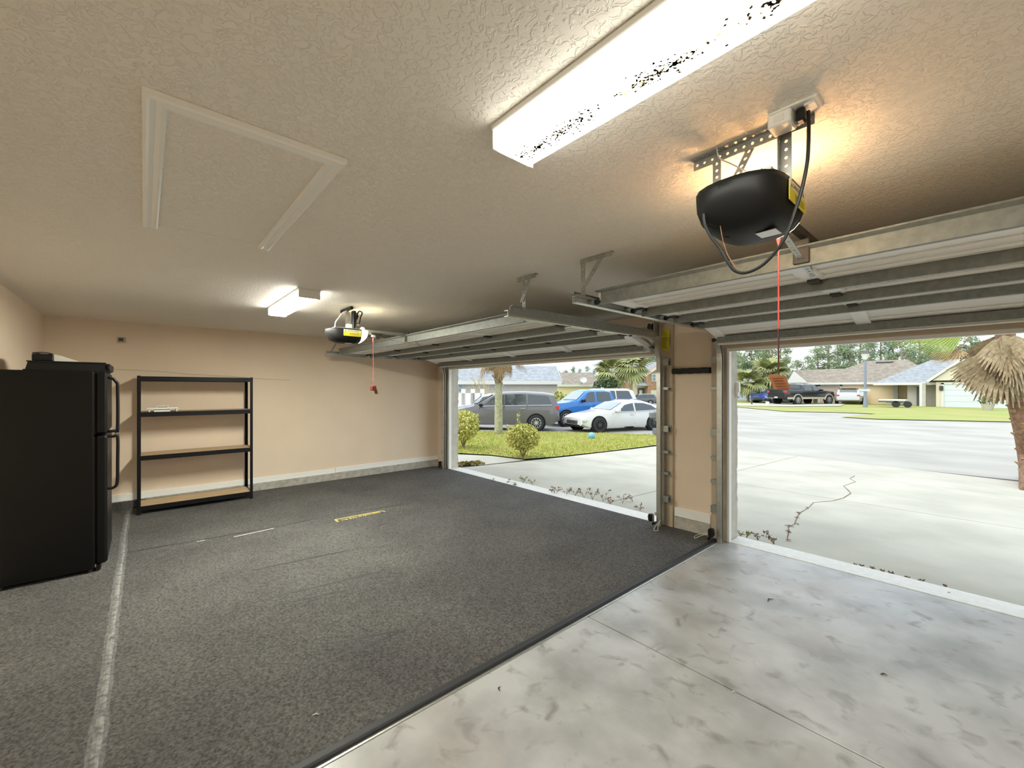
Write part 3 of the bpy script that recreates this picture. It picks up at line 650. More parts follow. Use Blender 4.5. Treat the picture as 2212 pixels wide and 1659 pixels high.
    # bulbs of the opener: behind the lens and over the open back of its light bay
    bm_ = mat('lit_bulb', (1,.9,.7), .4, emit=bulb_w, ecol=bulb_col)
    for s in (1, -1):
        obj('light_bulb', MB().lathe([(.026*math.sin(k*PI/8)+.0005, -.026*math.cos(k*PI/8)) for k in range(9)], 12, Matrix.Translation((xc+s*.09, y1+.03, zt+.012))), bm_, o, smooth=True)
    return o, (cx_, cy_, zt2)
op2, t2 = opener(-.62, 1.585, 2.435, 'black opener with warm lit lens hanging above the bare concrete', M['lensglow'], 2.47, 2.33, (1,.54,.23), BULB, (1.95, 1.745))
op1, t1 = opener(-4.98, 1.58, 2.375, 'black opener with pale lit lens hanging in the far bay', M['lensglow2'], 2.55, 2.31, (1,.88,.55), BULB*.45, (1.75, 1.715))
# orange-brown tag on the near release cord
c = Vector((t2[0], t2[1], t2[2]))
def tagpt(dx, dz, dy=0): return Vector((c.x+dx, c.y+dy, c.z+dz))
tg = obj('pull_tag', MB().prism([tagpt(*q) for q in ((-.041,-.0,.0),(-.028,.003,.0),(0,-.002,.0),(.02,-.005,.0),(.026,-.012,.0),(.044,-.066,.01),(-.022,-.066,.01))], (.0015,.002,0)), M['orange'], op2)
for k in range(5):
    z = -.014-k*.010; x = -.026+.0045*k; obj('tag_line', MB().add([tagpt(x, z, -.0004), tagpt(x+.044-.006*(k % 2), z, -.0004), tagpt(x+.044, z-.0035, .0003), tagpt(x+.001, z-.0035, .0003)], [(0,1,2,3)]), M['orangeline'], tg)
c = Vector((t1[0], t1[1], t1[2]))
obj('pull_handle', MB().cbox(c.x-.03, c.x+.03, c.y-.03, c.y+.03, c.z-.05, c.z+.008, .008), M['redplastic'], op1)
obj('pull_card', MB().prism([(c.x, c.y+.005, c.z-.035), (c.x, c.y+.045, c.z-.03), (c.x, c.y+.06, c.z-.095), (c.x, c.y+.02, c.z-.09)], (.003,0,0)), M['orange'], op1)
# hanging irons of the near opener
yb = 1.73
hg = obj('hanger_rail', MB().perf((-.815, yb, ZC-.020), (-.395, yb, ZC-.020), (0,0,1), .036, pitch=.028).perf((-.815, yb-.018, ZC-.002), (-.395, yb-.018, ZC-.002), (0,1,0), .036, pitch=.028), M['galv'], op2)
obj('hanger_strap', MB().perf((-.723, yb+.004, ZC-.03), (-.723, yb+.004, 2.44), (1,0,0), .032, pitch=.026), M['galv'], op2)
obj('hanger_strap', MB().perf((-.478, yb-.006, ZC-.02), (-.478, yb-.006, 2.405), (1,0,0), .034, pitch=.026).perf((-.496, yb-.022, ZC-.02), (-.496, yb-.022, 2.405), (0,1,0), .034, pitch=.026), M['galv'], op2)
obj('hanger_strap', MB().perf((-.600, yb+.010, ZC-.028), (-.690, yb+.010, 2.44), (1,0,0), .032, pitch=.026), M['galv'], op2)
obj('support_clip', MB().prism([(-.565, yb-.02, 2.445), (-.515, yb-.02, 2.445), (-.555, yb-.02, 2.50)], (0,.003,0)), M['galv'], op2)
ptsw = [on(2, ZC, 1548, 317)] + [on(1, yb-.02, *q) for q in ((1550,330),(1556,343),(1575,352),(1598,363),(1612,370))]
obj('bell_wire', MB().tube(catmull(ptsw), .0028, 6), M['paper'], op2)
pc = [(1746,240),(1747,270),(1746,320),(1743,355),(1733,405),(1718,455),(1700,505),(1676,543),(1645,574),(1612,589),(1588,585),(1572,566),(1555,537),(1535,510),(1523,485),(1520,462)]
pts = [on(1, lerp(1.655, 1.60, i/15), *q) for i, q in enumerate(pc)]
obj('power_cord', MB().tube(catmull(pts), .0058, 8), M['black'], op2)
pts = [on(1, 1.60, *q) for q in ((1556,488),(1562,520),(1572,550),(1590,580))]
obj('antenna_wire', MB().tube(catmull(pts), .0014, 5), M['leafdead'], op2)
# hanging irons and cords of the far opener
x1 = -4.98
obj('hanger_rail', MB().cbox(x1-.16, x1+.18, 1.77, 1.80, ZC-.035, ZC-.002, .003), M['blackm'], op1)
obj('hanger_strap', MB().perf((x1+.03, 1.785, ZC-.03), (x1+.03, 1.785, 2.385), (0,1,0), .036, pitch=.028), M['galvlight'], op1)
obj('hanger_strap', MB().perf((x1-.05, 1.83, ZC-.03), (x1-.05, 1.83, 2.385), (0,1,0), .05, pitch=.028), M['galvlight'], op1)
obj('bracket_block', MB().cbox(x1-.02, x1+.06, 1.78, 1.86, 2.39, 2.445, .006), M['white'], op1)
obj('power_cord', MB().tube(catmull([Vector(q) for q in ((x1+.06,1.84,ZC-.03),(x1+.06,1.90,2.55),(x1+.06,1.87,2.47),(x1+.06,1.91,2.45),(x1+.06,1.93,2.53),(x1+.06,1.95,2.59),(x1+.06,1.91,2.60),(x1+.06,1.88,2.52),(x1+.06,1.87,2.39))]), .0075, 7), M['black'], op1)
obj('cord_bundle', MB().cbox(x1+.03, x1+.09, 1.83, 1.87, 2.39, 2.60, .008), M['black'], op1)
obj('bell_wire', MB().tube(catmull([Vector(q) for q in ((x1+.05,1.77,2.59),(x1+.05,1.72,2.56),(x1+.05,1.68,2.50),(x1+.04,1.65,2.45),(x1+.03,1.645,2.38))]), .006, 6), M['paper'], op1)
obj('antenna_wire', MB().tube(catmull([Vector(q) for q in ((x1,1.70,2.24),(x1,1.695,2.17),(x1,1.71,2.12),(x1,1.75,2.10))]), .0015, 5), M['dark'], op1)
# outlet on the ceiling with adapter and plug
o = thing('ceiling_outlet', 'white ceiling outlet plate above the near opener', 'outlet', (-.43, 1.655, ZC))
obj('cover_plate', MB().cbox(-.505, -.362, 1.615, 1.70, ZC-.008, ZC, .003), M['white'], o)
obj('socket_face', MB().cbox(-.405, -.372, 1.635, 1.685, ZC-.013, ZC-.007, .003), M['trim'], o)
o = thing('plug_adapter', 'square white plug adapter in the ceiling outlet', 'adapter', (-.465, 1.65, ZC-.06))
obj('adapter_body', MB().cbox(-.505, -.435, 1.615, 1.69, ZC-.055, ZC-.008, .005), M['white'], o); obj('recess', MB().box(-.485, -.455, 1.613, 1.616, ZC-.042, ZC-.022), M['paper'], o)
tag(obj('power_plug', MB().cbox(-.428, -.402, 1.635, 1.675, ZC-.055, ZC-.012, .006), M['black'], base=True), 'black power plug pushed into the ceiling outlet', 'plug')

# ================================================================== refrigerator and what stands on it
fx0, fx1 = -6.14, -5.39
o = thing('refrigerator', 'black two-door refrigerator standing against the back wall', 'refrigerator', ((fx0+fx1)/2, -.6, 0))
obj('body', MB().cbox(fx0, fx1, -.93, -.345, .035, 1.845, .008), M['fridge'], o)
for z0, z1 in ((.075, 1.252), (1.268, 1.845)):
    d = obj('door', MB().cbox(fx0, fx1-.004, -.338, -.255, z0, z1, .018), M['fridge'], o)
    obj('gasket', MB().box(fx0+.02, fx1-.02, -.346, -.337, z0+.01, z1-.01), M['rubber'], d)
    hz0, hz1 = (.72, 1.245) if z0 < 1 else (1.275, 1.79)
    x = fx1-.055; pts = [(x, -.256, hz0+.03), (x, -.215, hz0+.035), (x, -.19, hz0+.08), (x, -.187, (hz0+hz1)/2), (x, -.187, hz1-.06 if z0 > 1 else hz1-.01), (x, -.212, hz1-.008), (x, -.256, hz1-.004)]
    if z0 > 1: pts = [(x, -.256, hz0+.012), (x, -.205, hz0+.014), (x, -.187, hz0+.03), (x, -.187, hz1-.09), (x, -.195, hz1-.045), (x, -.22, hz1-.01), (x, -.256, hz1)]
    obj('handle', MB().tube(catmull([Vector(q) for q in pts], 4), .0125, 8), M['sheen'], d, smooth=True)
obj('toe_grille', MB().cbox(fx0+.02, fx1-.02, -.335, -.30, .02, .07, .004), M['black'], o)
for x in (fx0+.03, fx1-.05):
    for y in (-.9, -.37): obj('foot', MB().tube([(x+.01, y, ZM), (x+.01, y, .036)], .016, 8), M['dark'], o)
obj('hinge_pin', MB().tube([(fx1-.02, -.335, .05), (fx1-.02, -.335, .078)], .008, 8), M['chrome'], o)
o = thing('storage_tray', 'shallow black plastic tray lying on top of refrigerator', 'tray', (-5.85, -.55, 1.846))
rows = [[Vector((cx_, cy_, z)) for cx_, cy_ in ((-6.1+i, -.80+i), (-5.60-i, -.80+i), (-5.60-i, -.26-i), (-6.1+i, -.26-i))] for i, z in ((0, 1.847), (.0, 1.86), (.012, 1.862), (.025, 1.925), (.018, 1.927), (.018, 1.937), (.03, 1.937), (.04, 1.88))]
obj('tray_shell', MB().loft(rows), M['black'], o)
obj('tray_rim', MB().cbox(-6.09, -5.61, -.275, -.24, 1.855, 1.925, .01), M['sheen'], o)
o = thing('paper_box', 'small dark case with white flap, on the black fridge tray', 'box', (-5.86, -.6, 1.937))
obj('dark_case', MB().cbox(-5.96, -5.72, -.765, -.63, 1.939, 2.005, .008), M['black'], o)
obj('coiled_cable', MB().tube(catmull([Vector(q) for q in ((-5.73,-.76,2.012),(-5.76,-.70,2.02),(-5.80,-.66,2.016),(-5.90,-.66,2.012),(-5.92,-.73,2.012),(-5.80,-.75,2.016))]), .006, 6), M['black'], o)
obj('white_flap', MB().prism([(-5.74,-.629,1.939),(-5.74,-.45,1.939),(-5.74,-.60,2.0),(-5.74,-.629,2.002)], (-.2,0,0)), M['paper'], o)

# ================================================================== shelf rack
sx0, sx1, sy0, sy1 = -7.90, -7.45, -.07, 1.255
o = thing('shelf_rack', 'black steel rack with particle board shelves by the beige wall', 'shelf', (-7.67, .6, ZM))
posts = []
for x in (sx0, sx1):
    for y in (sy0, sy1):
        ax, ay = (1 if x == sx0 else -1), (1 if y == sy0 else -1); hh = 1.862
        mb = MB().box(min(x, x+ax*.003), max(x, x+ax*.003), min(y, y+ay*.038), max(y, y+ay*.038), ZM, hh).box(min(x, x+ax*.038), max(x, x+ax*.038), min(y, y+ay*.003), max(y, y+ay*.003), ZM, hh)
        p = obj('post', mb, M['blackm'], o)
        obj('foot_cap', MB().cbox(min(x-ax*.004, x+ax*.042), max(x-ax*.004, x+ax*.042), min(y-ay*.004, y+ay*.042), max(y-ay*.004, y+ay*.042), ZM-.004, .035, .003), M['black'], p)
        mbh = MB()
        for k in range(4): mbh.box(min(x+ax*.016, x+ax*.022), max(x+ax*.016, x+ax*.022), y-ay*.0005-.0005, y-ay*.0005+.0005, 1.02+k*.03, 1.038+k*.03)
        h_ = obj('rivet_slots', mbh, M['galv'], p)
for z in (.118, .79, 1.372, 1.855):
    obj('beam', MB().cbox(sx1-.012, sx1-.002, sy0+.003, sy1-.003, z-.062, z, .002), M['blackm'], o)
    obj('beam', MB().cbox(sx0+.002, sx0+.012, sy0+.003, sy1-.003, z-.062, z, .002), M['blackm'], o)
    for y in (sy0+.003, sy1-.013): obj('beam', MB().cbox(sx0+.01, sx1-.01, y, y+.01, z-.05, z, .002), M['blackm'], o)
    obj('shelf_board', MB().cbox(sx0+.013, sx1-.013, sy0+.015, sy1-.015, z-.012, z-.001, .002), M['mdf'], o)
o = thing('drawer_tray', 'white plastic tray piece resting on the third shelf', 'tray', (-7.6, .25, 1.372))
obj('tray_deck', MB().cbox(-7.75, -7.50, .02, .36, 1.408, 1.432, .004), M['white'], o)
for y in (.055, .345): obj('tray_leg', MB().cbox(-7.74, -7.51, y-.008, y+.008, 1.372, 1.41, .003), M['white'], o)
o2 = thing('plastic_cover', 'small white plastic cover stacked on the white tray', 'cover', (-7.6, .2, 1.432))
obj('cover_top', MB().cbox(-7.70, -7.53, .125, .26, 1.445, 1.456, .003), M['white'], o2)
for y in (.132, .252): obj('cover_leg', MB().cbox(-7.69, -7.54, y-.006, y+.006, 1.432, 1.446, .002), M['white'], o2)
tag(obj('paper_stack', MB().cbox(-7.66, -7.48, .10, .275, 1.372, 1.396, .002), M['paper'], base=True), 'small pale stack of paper under the white tray', 'paper')

# ================================================================== bits on the shelf wall
o = thing('wall_socket', 'small square metal socket box high on the beige wall', 'socket', (XL, -.238, 2.35))
obj('mount_plate', MB().cbox(XL, XL+.02, -.27, -.19, 2.33, 2.41, .003), M['wire'], o); obj('socket_hole', MB().cbox(XL+.02, XL+.045, -.262, -.215, 2.352, 2.392, .004), M['dark'], o)
pts = [Vector((XL+.004, lerp(-.9, 1.9, i/10), lerp(2.0, 1.832, i/10)+.006*math.sin(i*2.1))) for i in range(11)]
tag(obj('wall_wire', MB().tube(pts, .0032, 5), M['wire'], base=True), 'thin sagging grey wire running along the beige wall', 'wire')

# ================================================================== plants outside
def leaf_cloud(m, c, r, n, size, flat=.5, rnd=random, shell=.55):
    for _ in range(n):
        while True:
            q = Vector((rnd.uniform(-1,1), rnd.uniform(-1,1), rnd.uniform(-1,1)))
            if shell*.6 < q.length <= 1: break
        p = Vector((c[0]+q.x*r[0], c[1]+q.y*r[1], c[2]+q.z*r[2]))
        a = Vector((rnd.uniform(-1,1), rnd.uniform(-1,1), rnd.uniform(-1,1)*.8)).normalized(); b = a.cross(Vector((rnd.uniform(-1,1), rnd.uniform(-1,1), rnd.uniform(-1,1)))).normalized()
        s = size*rnd.uniform(.6, 1.3)
        m.add([p-a*s, p+b*s*flat, p+a*s, p-b*s*flat], [(0,1,2,3)])
    return m
M['bush'] = mat('variegated_leaf', (.64,.60,.17), .6, noise_scale=14, col2=(.24,.29,.04), ramp=(.36,.52))
M['bushdark'] = mat('shrub_leaf', (.16,.24,.05), .6, noise_scale=5, noise_amt=.5)
M['stem'] = mat('shrub_stem', (.22,.16,.09), .8)
def bush(px, py, d_r, hgt, label, sprig=False):
    p = gp(px, py); o = thing('variegated_bush', label, 'bush', p)
    m = MB()
    for k in range(8):
        a = k*.8; m.tube([p, p+Vector((math.cos(a)*.12, math.sin(a)*.12, hgt*.35)), p+Vector((math.cos(a)*d_r*.7, math.sin(a)*d_r*.7, hgt*.8))], [.014,.01,.005], 5)
    obj('stems', m, M['stem'], o)
    f = leaf_cloud(MB(), p+UP*hgt*.64, (d_r, d_r, hgt*.42), 2800, .040, .5)
    for k in range(10):
        a = random.random()*6.28; leaf_cloud(f, p+Vector((math.cos(a)*d_r*.85, math.sin(a)*d_r*.85, hgt*random.uniform(.5,.95))), (.09,.09,.08), 40, .032, .45)
    if sprig: leaf_cloud(f, p+UP*hgt*1.15-RT*.12, (.05,.05,.24), 60, .03, .45)
    obj('foliage', f, M['bush'], o)
bush(1130, 990, .44, .85, 'rounded yellow-green bush on lawn in front of minivan', True)
bush(1001, 970, .50, 1.1, 'yellow-green bush half hidden by the first doorway jamb')
M['dryweed'] = mat('dry_weed', (.30,.17,.09), .8, noise_scale=30, noise_amt=.4)
M['greenweed'] = mat('green_weed', (.26,.27,.05), .8, noise_scale=30, noise_amt=.4)
def weed(p, h, green, label, group):
    o = thing('threshold_weed', label, 'weed', p, 0, group); m = MB(); l = MB()
    for k in range(random.randint(3,5)):
        a = random.random()*6.28; t = Vector((p.x+math.cos(a)*h*.6, p.y+math.sin(a)*h*.5, p.z+h*random.uniform(.5,1))); md = lerp(p, t, .5)+UP*h*.15
        m.tube([p, md, t], [.003,.0025,.0015], 4); e = min(1, h/.1); leaf_cloud(l, t, (.03*e,.03*e,.015*e), 5, .018*max(e,.45), .5); leaf_cloud(l, md, (.03*e,.03*e,.02*e), 3, .015*max(e,.45), .5)
    obj('stalks', m, M['stem'], o); obj('leaves', l, M['greenweed'] if green else M['dryweed'], o)
wl = [(1063,1041,.06),(1098,1046,.08),(1112,1052,.10),(1130,1043,.12),(1150,1048,.13),(1200,1069,.13),(1222,1072,.15),(1243,1071,.12),(1262,1076,.15),(1280,1080,.16),(1303,1083,.18),(1318,1090,.1),(1345,1087,.12),(1367,1084,.12),(1383,1102,.11),(1418,1118,.07)]
for i, (x, y, h) in enumerate(wl): weed(gp(x, y), h, i in (3,4,10), 'wispy dry weed sprouting along the first doorway threshold', 'weeds along the first threshold')
wr = [(1600,1160,.07),(1612,1163,.08),(1637,1167,.07),(1672,1176,.12),(1846,1222,.02),(1862,1226,.025),(1885,1231,.03),(1905,1236,.025),(1925,1241,.025),(1960,1249,.022),(1990,1257,.03),(2040,1268,.02)]
for i, (x, y, h) in enumerate(wr): weed(gp(x, y), h, i < 2, 'low dry weed sprouting along the second doorway threshold', 'weeds along the second threshold')
M['groundcover'] = mat('ground_cover', (.36,.32,.07), .8, noise_scale=12, col2=(.26,.15,.06))
q = [gp(988,1008), gp(1000,1002), gp(1030,1000), gp(1048,1004)]
f = MB()
for k in range(26):
    p = lerp(lerp(q[0], q[1], random.random()), lerp(q[3], q[2], random.random()), random.random()); leaf_cloud(f, p+UP*.03, (.12,.08,.035), 26, .03, .45)
go2 = obj('creeping_plants', f, M['groundcover']); tag(go2, 'patch of creeping plants at the foot of first doorway jamb', 'plants', kind='stuff')
p = gp(1278, 949); tag(obj('ball', MB().lathe([(.14*math.sin(a*PI/12)+.0005, .14-.14*math.cos(a*PI/12)) for a in range(13)], 20, Matrix.Translation(p)), mat('blue_ball', (.18,.42,.60), .4), base=True, smooth=True), 'pale blue play ball on the lawn before the white sedan', 'ball')

# ---- palms
M['palmtrunk'] = mat('palm_trunk', (.40,.41,.24), .85, noise_scale=9, col2=(.28,.25,.17), bump=.01, bump_scale=25)
M['boot'] = mat('palm_boot', (.42,.33,.21), .85, noise_scale=12, noise_amt=.35)
M['deadfrond'] = mat('dead_frond', (.40,.27,.13), .85, noise_scale=20, noise_amt=.4)
M['paledead'] = mat('pale_dead_frond', (.44,.34,.20), .85, noise_scale=14, noise_amt=.4)
M['frond'] = mat('green_frond', (.26,.36,.06), .6, noise_scale=8, col2=(.34,.38,.10))
M['frondfar'] = mat('far_palm_frond', (.26,.31,.10), .7, noise_scale=1.5, col2=(.36,.34,.16))
def fan(n, L, spread, droop, w, petiole=0.0, tip=.5):            # fan leaf: petiole along +x, blades radiating
    m = MB()
    if petiole: m.tube([(0,0,0),(petiole*.5,0,.03),(petiole,0,0)], [.02,.016,.012], 5)
    for k in range(n):
        a = lerp(-spread, spread, k/(n-1)); d = Vector((math.cos(a), math.sin(a), 0)); s = Vector((-d.y, d.x, 0)); l = L*(1-.25*abs(a)/spread)*random.uniform(.92,1.05)
        b = Vector((petiole,0,0)); z = .018*(k % 2)
        p1 = b+d*l*.55+UP*(z-droop*.25*l); p2 = b+d*l+UP*(-droop*l)
        m.add([b+UP*.002, p1-s*w, p2-s*w*.15, p2+s*w*.15, p1+s*w], [(0,1,4),(1,2,3,4)])
    return m
random.seed(11)
FAN = {}
def frond_mesh(key, *a):
    o = obj('frond_source', fan(*a), None); FAN[key] = o.data; C.objects.unlink(o); bpy.data.objects.remove(o)
frond_mesh('green', 26, .75, 1.5, .25, .022, .7); frond_mesh('dead', 22, .85, .95, .35, .03, .55); frond_mesh('far', 15, .95, 1.5, .5, .075, .5)
def add_fronds(o, c, n, key, mt, el0, el1, sc=1, name='frond', az0=0, az1=2*PI):
    for k in range(n):
        q = bpy.data.objects.new(name, FAN[key]); C.objects.link(q); q.parent = o
        az = az0+(az1-az0)*(k+random.random()*.6)/n; el = random.uniform(el0, el1)
        q.location = Vector(c)-o.location; q.rotation_euler = (Matrix.Rotation(az, 4, 'Z') @ Matrix.Rotation(-el, 4, 'Y') @ Matrix.Rotation(random.uniform(-.5,.5), 4, 'X')).to_euler()
        s = sc*random.uniform(.85,1.1); q.scale = (s,s,s)
        q.material_slots[0].link = 'OBJECT'; q.material_slots[0].material = mt
for k in FAN.values(): k.materials.append(None) if not len(k.materials) else None
# slim palm on the left lawn
p = gp(1077, 939); top = dep(1078, 792, 17.3)
o = thing('palm_tree', 'palm with pale green trunk growing on the lawn by minivan', 'palm tree', p)
H1 = top.z-p.z+.25
obj('trunk', MB().tube([p-UP*.05, p+UP*.2, p+UP*H1*.5, p+UP*(H1*.72)], [.21,.175,.155,.15], 14), M['palmtrunk'], o, smooth=True)
obj('trunk_top', MB().tube([p+UP*H1*.70, p+UP*H1*.82, p+UP*(H1+.95)], [.155,.17,.20], 12), M['stem'], o)
for k in range(30):
    a = k*2.4; z = H1*.68+k*.042; d = Vector((math.cos(a), math.sin(a), 0)); b = p+UP*z
    t = Vector((-d.y, d.x, 0)); sg = 1 if k % 2 else -1
    obj('leaf_boot', MB().bar(b+d*.13-t*sg*.10, b+d*(.24+.003*k)+UP*.30+t*sg*.12, .065, .022, d), M['boot'], o)
ct = p+UP*(H1+.62)
add_fronds(o, ct, 9, 'dead', M['deadfrond'], -1.0, -.45, 1.2, 'dead_frond'); add_fronds(o, ct+UP*.15, 12, 'green', M['frond'], -.3, 1.2, 1.15)
# leaning palm with a skirt of dead leaves at the right
p = gp(2236, 1062); o = thing('skirted_palm', 'fan palm with shaggy brown skirt leaning at far right', 'palm tree', p)
ax = [p-UP*.05, dep(2228,1000,9.2), dep(2215,930,9.2), dep(2200,870,9.2), dep(2180,800,9.2), dep(2168,690,9.2)]
ax = catmull(ax, 4)
obj('trunk', MB().tube(ax, [.20-.05*i/len(ax) for i in range(len(ax))], 12), mat('shaggy_trunk', (.30,.17,.10), .9, noise_scale=15, noise_amt=.5, bump=.02, bump_scale=20), o)
for k in range(34):
    i = int(k*.42)+2; c = ax[min(i, len(ax)-1)]; a = k*2.4; d = Vector((math.cos(a), math.sin(a), 0)); l = random.uniform(.12,.26)
    obj('leaf_boot', MB().bar(c+d*.10, c+d*(.13+l*.45)+UP*(l*random.uniform(.3,.8)), .11, .025, d), M['deadfrond'], o)
cs = dep(2170, 728, 9.2)
frond_mesh('skirt', 24, 1.25, .85, .06, .05, .2); FAN['skirt'].materials.append(None)
add_fronds(o, cs, 15, 'skirt', M['paledead'], -1.45, -1.12, 1.0, 'dead_frond')
add_fronds(o, cs+UP*.25, 9, 'skirt', M['paledead'], -1.4, -1.05, .9, 'dead_frond')
ctp = dep(2165, 690, 9.2)
def aimed(px, py, px2, py2, key, mt, sc, name='frond', roll=0, dd=0):
    a = dep(px, py, 9.2); b = dep(px2, py2, 9.2+dd); d = (b-a); q = bpy.data.objects.new(name, FAN[key]); C.objects.link(q); q.parent = o; q.location = a-o.location
    X = d.normalized(); Y = FW.cross(X).normalized(); Z = X.cross(Y); R = Matrix((X, Y, Z)).transposed().to_4x4() @ Matrix.Rotation(roll, 4, 'X')
    q.rotation_euler = R.to_euler(); q.scale = (sc,)*3; q.material_slots[0].link = 'OBJECT'; q.material_slots[0].material = mt
frond_mesh('open', 30, 1.45, .42, .04, .014, .12); FAN['open'].materials.append(None)
aimed(2108,692,1985,752,'open',M['frond'],1.0,roll=.35); aimed(2085,668,1950,728,'open',M['frond'],1.05,roll=.6,dd=.3); aimed(2195,680,2290,740,'open',M['frond'],1.0,roll=.4)
aimed(2098,722,2026,806,'dead',M['deadfrond'],.75,'dead_frond',roll=1.3)
add_fronds(o, ctp+UP*.3, 10, 'green', M['frond'], .1, 1.3, 1.0)
# far palms
def far_palm(px, pyb, d, pyt, r, label, cat='palm tree'):
    b = dep(px, pyb, d); b.z = G(b.y) if b.y > 5 else -.3; t = dep(px, pyt, d); o = thing('cabbage_palm', label, cat, b)
    obj('trunk', MB().tube([b, lerp(b, t, .5), t], [.22,.18,.2], 8), M['boot'], o)
    add_fronds(o, t, 15, 'far', M['frondfar'], -.75, .2, r/1.45); add_fronds(o, t, 13, 'far', M['frondfar'], .2, 1.4, r/1.45)
far_palm(1616, 866, 62, 827, 2.6, 'lower of two cabbage palms across the street')
far_palm(1660, 866, 64, 806, 3.3, 'taller of two cabbage palms across the street')
far_palm(1321, 862, 62, 806, 3.2, 'shaggy cabbage palm before the brick two-storey house')
far_palm(1363, 870, 48, 793, 2.6, 'tall slender palm with thin trunk beyond the white sedan')
M['cycad'] = mat('green_cycad', (.10,.22,.09), .6, noise_scale=6, noise_amt=.4)
b = dep(1687, 862, 63); b.z = G(b.y); o = thing('low_palm_shrub', 'low green palm shrub behind the black pickup', 'shrub', b)
obj('stem_base', MB().tube([b, b+UP*.6], [.3,.2], 8), M['boot'], o)
add_fronds(o, b+UP*.7, 16, 'far', M['cycad'], -.2, 1.2, 1.15)
# shrubs
def shrub(px, py, d, r, label, mt, zc=.5):
    b = dep(px, py, d); b.z = G(b.y); o = thing('shrub', label, 'shrub', b)
    obj('stems', MB().tube([b, b+UP*r*.8], [.05,.03], 5), M['stem'], o); obj('foliage', leaf_cloud(MB(), b+UP*r*.9, (r, r, r*.95), 700, r*.14, .5), mt, o)
M['shrubpale'] = mat('pale_shrub', (.28,.34,.07), .7, noise_scale=3, col2=(.40,.36,.10)); M['oak'] = mat('dark_shrub', (.09,.14,.06), .7, noise_scale=3, noise_amt=.5)
shrub(1203, 862, 32, 1.0, 'bushy pale green shrub behind the minivan tail', M['shrubpale']); shrub(1229, 862, 32, .9, 'bushy pale green shrub before the yellow house', M['shrubpale'])
shrub(1311, 862, 50, 1.9, 'dark rounded shrub beside the shaggy cabbage palm', M['oak'])
shrub(1636, 866, 60, .9, 'small dark shrub between the two far cabbage palms', M['oak']); shrub(2170, 872, 44, 1.3, 'pale shrub beside the white far garage door', M['shrubpale'])
# pines and other trees beyond the houses
M['pine'] = mat('pine_foliage', (.20,.29,.15), .8, noise_scale=.8, col2=(.32,.37,.21)); M['pinetrunk'] = mat('pine_trunk', (.30,.24,.18), .9)
def pine_src(seed, h, clumps, r0):
    rnd = random.Random(seed); o = thing('pine_tree', 'x', 'tree', (0,0,0))
    obj('trunk', MB().tube([(0,0,0),(rnd.uniform(-.2,.2),0,h*.5),(rnd.uniform(-.4,.4),0,h*.97)], [.28,.2,.06], 6), M['pinetrunk'], o)
    f = MB(); br = MB()
    for k in range(clumps):
        t = rnd.uniform(.32, 1); z = h*t; rr = r0*(1.15-t)*rnd.uniform(.6,1.2)+.3; a = rnd.random()*6.28
        c = (math.cos(a)*rr, math.sin(a)*rr, z); br.tube([(0,0,z-.6), c], [.06,.02], 4); leaf_cloud(f, c, (1.0,1.0,.65), 60, .24, .35, rnd)
    obj('branches', br, M['pinetrunk'], o); obj('foliage', f, M['pine'], o); return o
SRC = [pine_src(3, 15, 44, 3.4), pine_src(4, 17, 48, 3.0), pine_src(5, 13, 52, 3.8)]
used = [False]*3
def put_tree(px, d, s, label, group):
    k = random.randrange(3); b = dep(px, 860, d); b.z = -.2
    o = SRC[k] if not used[k] else copy_tree(SRC[k]); used[k] = True
    o.location = b; o.rotation_euler = (0,0,random.random()*6.28); o.scale = (s, s, s*random.uniform(.9,1.1)); tag(o, label, 'tree', group)
random.seed(21)
for px in (1575,1593,1606,1622,1640,1655,1668,1684): put_tree(px, random.uniform(66,84), random.uniform(.62,.80), 'pine in the stand behind the two far cabbage palms', 'pines behind the far palms')
for px in (1700,1722,1745): put_tree(px, random.uniform(84,95), random.uniform(.5,.62), 'short pine in the dip of the tree line', 'low pines in the tree line')
for px in list(range(1768, 2100, 22)): put_tree(px+random.uniform(-5,5), random.uniform(68,88), random.uniform(.68,.92), 'tall pine in the stand behind the tan and grey houses', 'pines behind the houses across the street')
for px in range(1205, 1335, 16): put_tree(px, random.uniform(125,150), random.uniform(.50,.62), 'distant pine in the woods behind the yellow house', 'distant pines behind the yellow house')
for px in (1392,1404,1418,1434): put_tree(px, random.uniform(110,120), random.uniform(.85,1.05), 'distant pine rising behind the brick two-storey house', 'pines behind the brick house')
M['bare'] = mat('bare_tree', (.36,.30,.25), .9)
def bare_tree(px, d, h, label, base=862, mt=None):
    b = dep(px, base, d); b.z = G(b.y) if b.y > 5 else -.3; o = thing('bare_tree', label, 'tree', b); m = MB(); l = MB()
    obj('trunk', MB().tube([b, b+UP*h*.4], [.09,.06], 6), mt or M['bare'], o)
    for k in range(16):
        a = random.random()*6.28; e = Vector((math.cos(a)*h*.4, math.sin(a)*h*.4, h*random.uniform(.6,1))); c = b+UP*h*random.uniform(.2,.4); m.tube([c, lerp(c, b+e, .5)+UP*.1, b+e], [.03,.02,.008], 4)
        for j in range(2): m.tube([lerp(c, b+e, .6), b+e+Vector((random.uniform(-.5,.5), random.uniform(-.5,.5), random.uniform(-.1,.4)))], [.014,.005], 3)
    obj('branches', m, mt or M['bare'], o)
M['twig'] = mat('pale_twigs', (.46,.38,.20), .9)
bare_tree(1050, 31, 3.3, 'small leafless crape myrtle between minivan and grey house', 860, M['twig'])
bare_tree(1722, 88, 5.5, 'leafless grey tree above the tan house roof'); bare_tree(1752, 92, 5.2, 'leafless tree beside the tan house ridge')

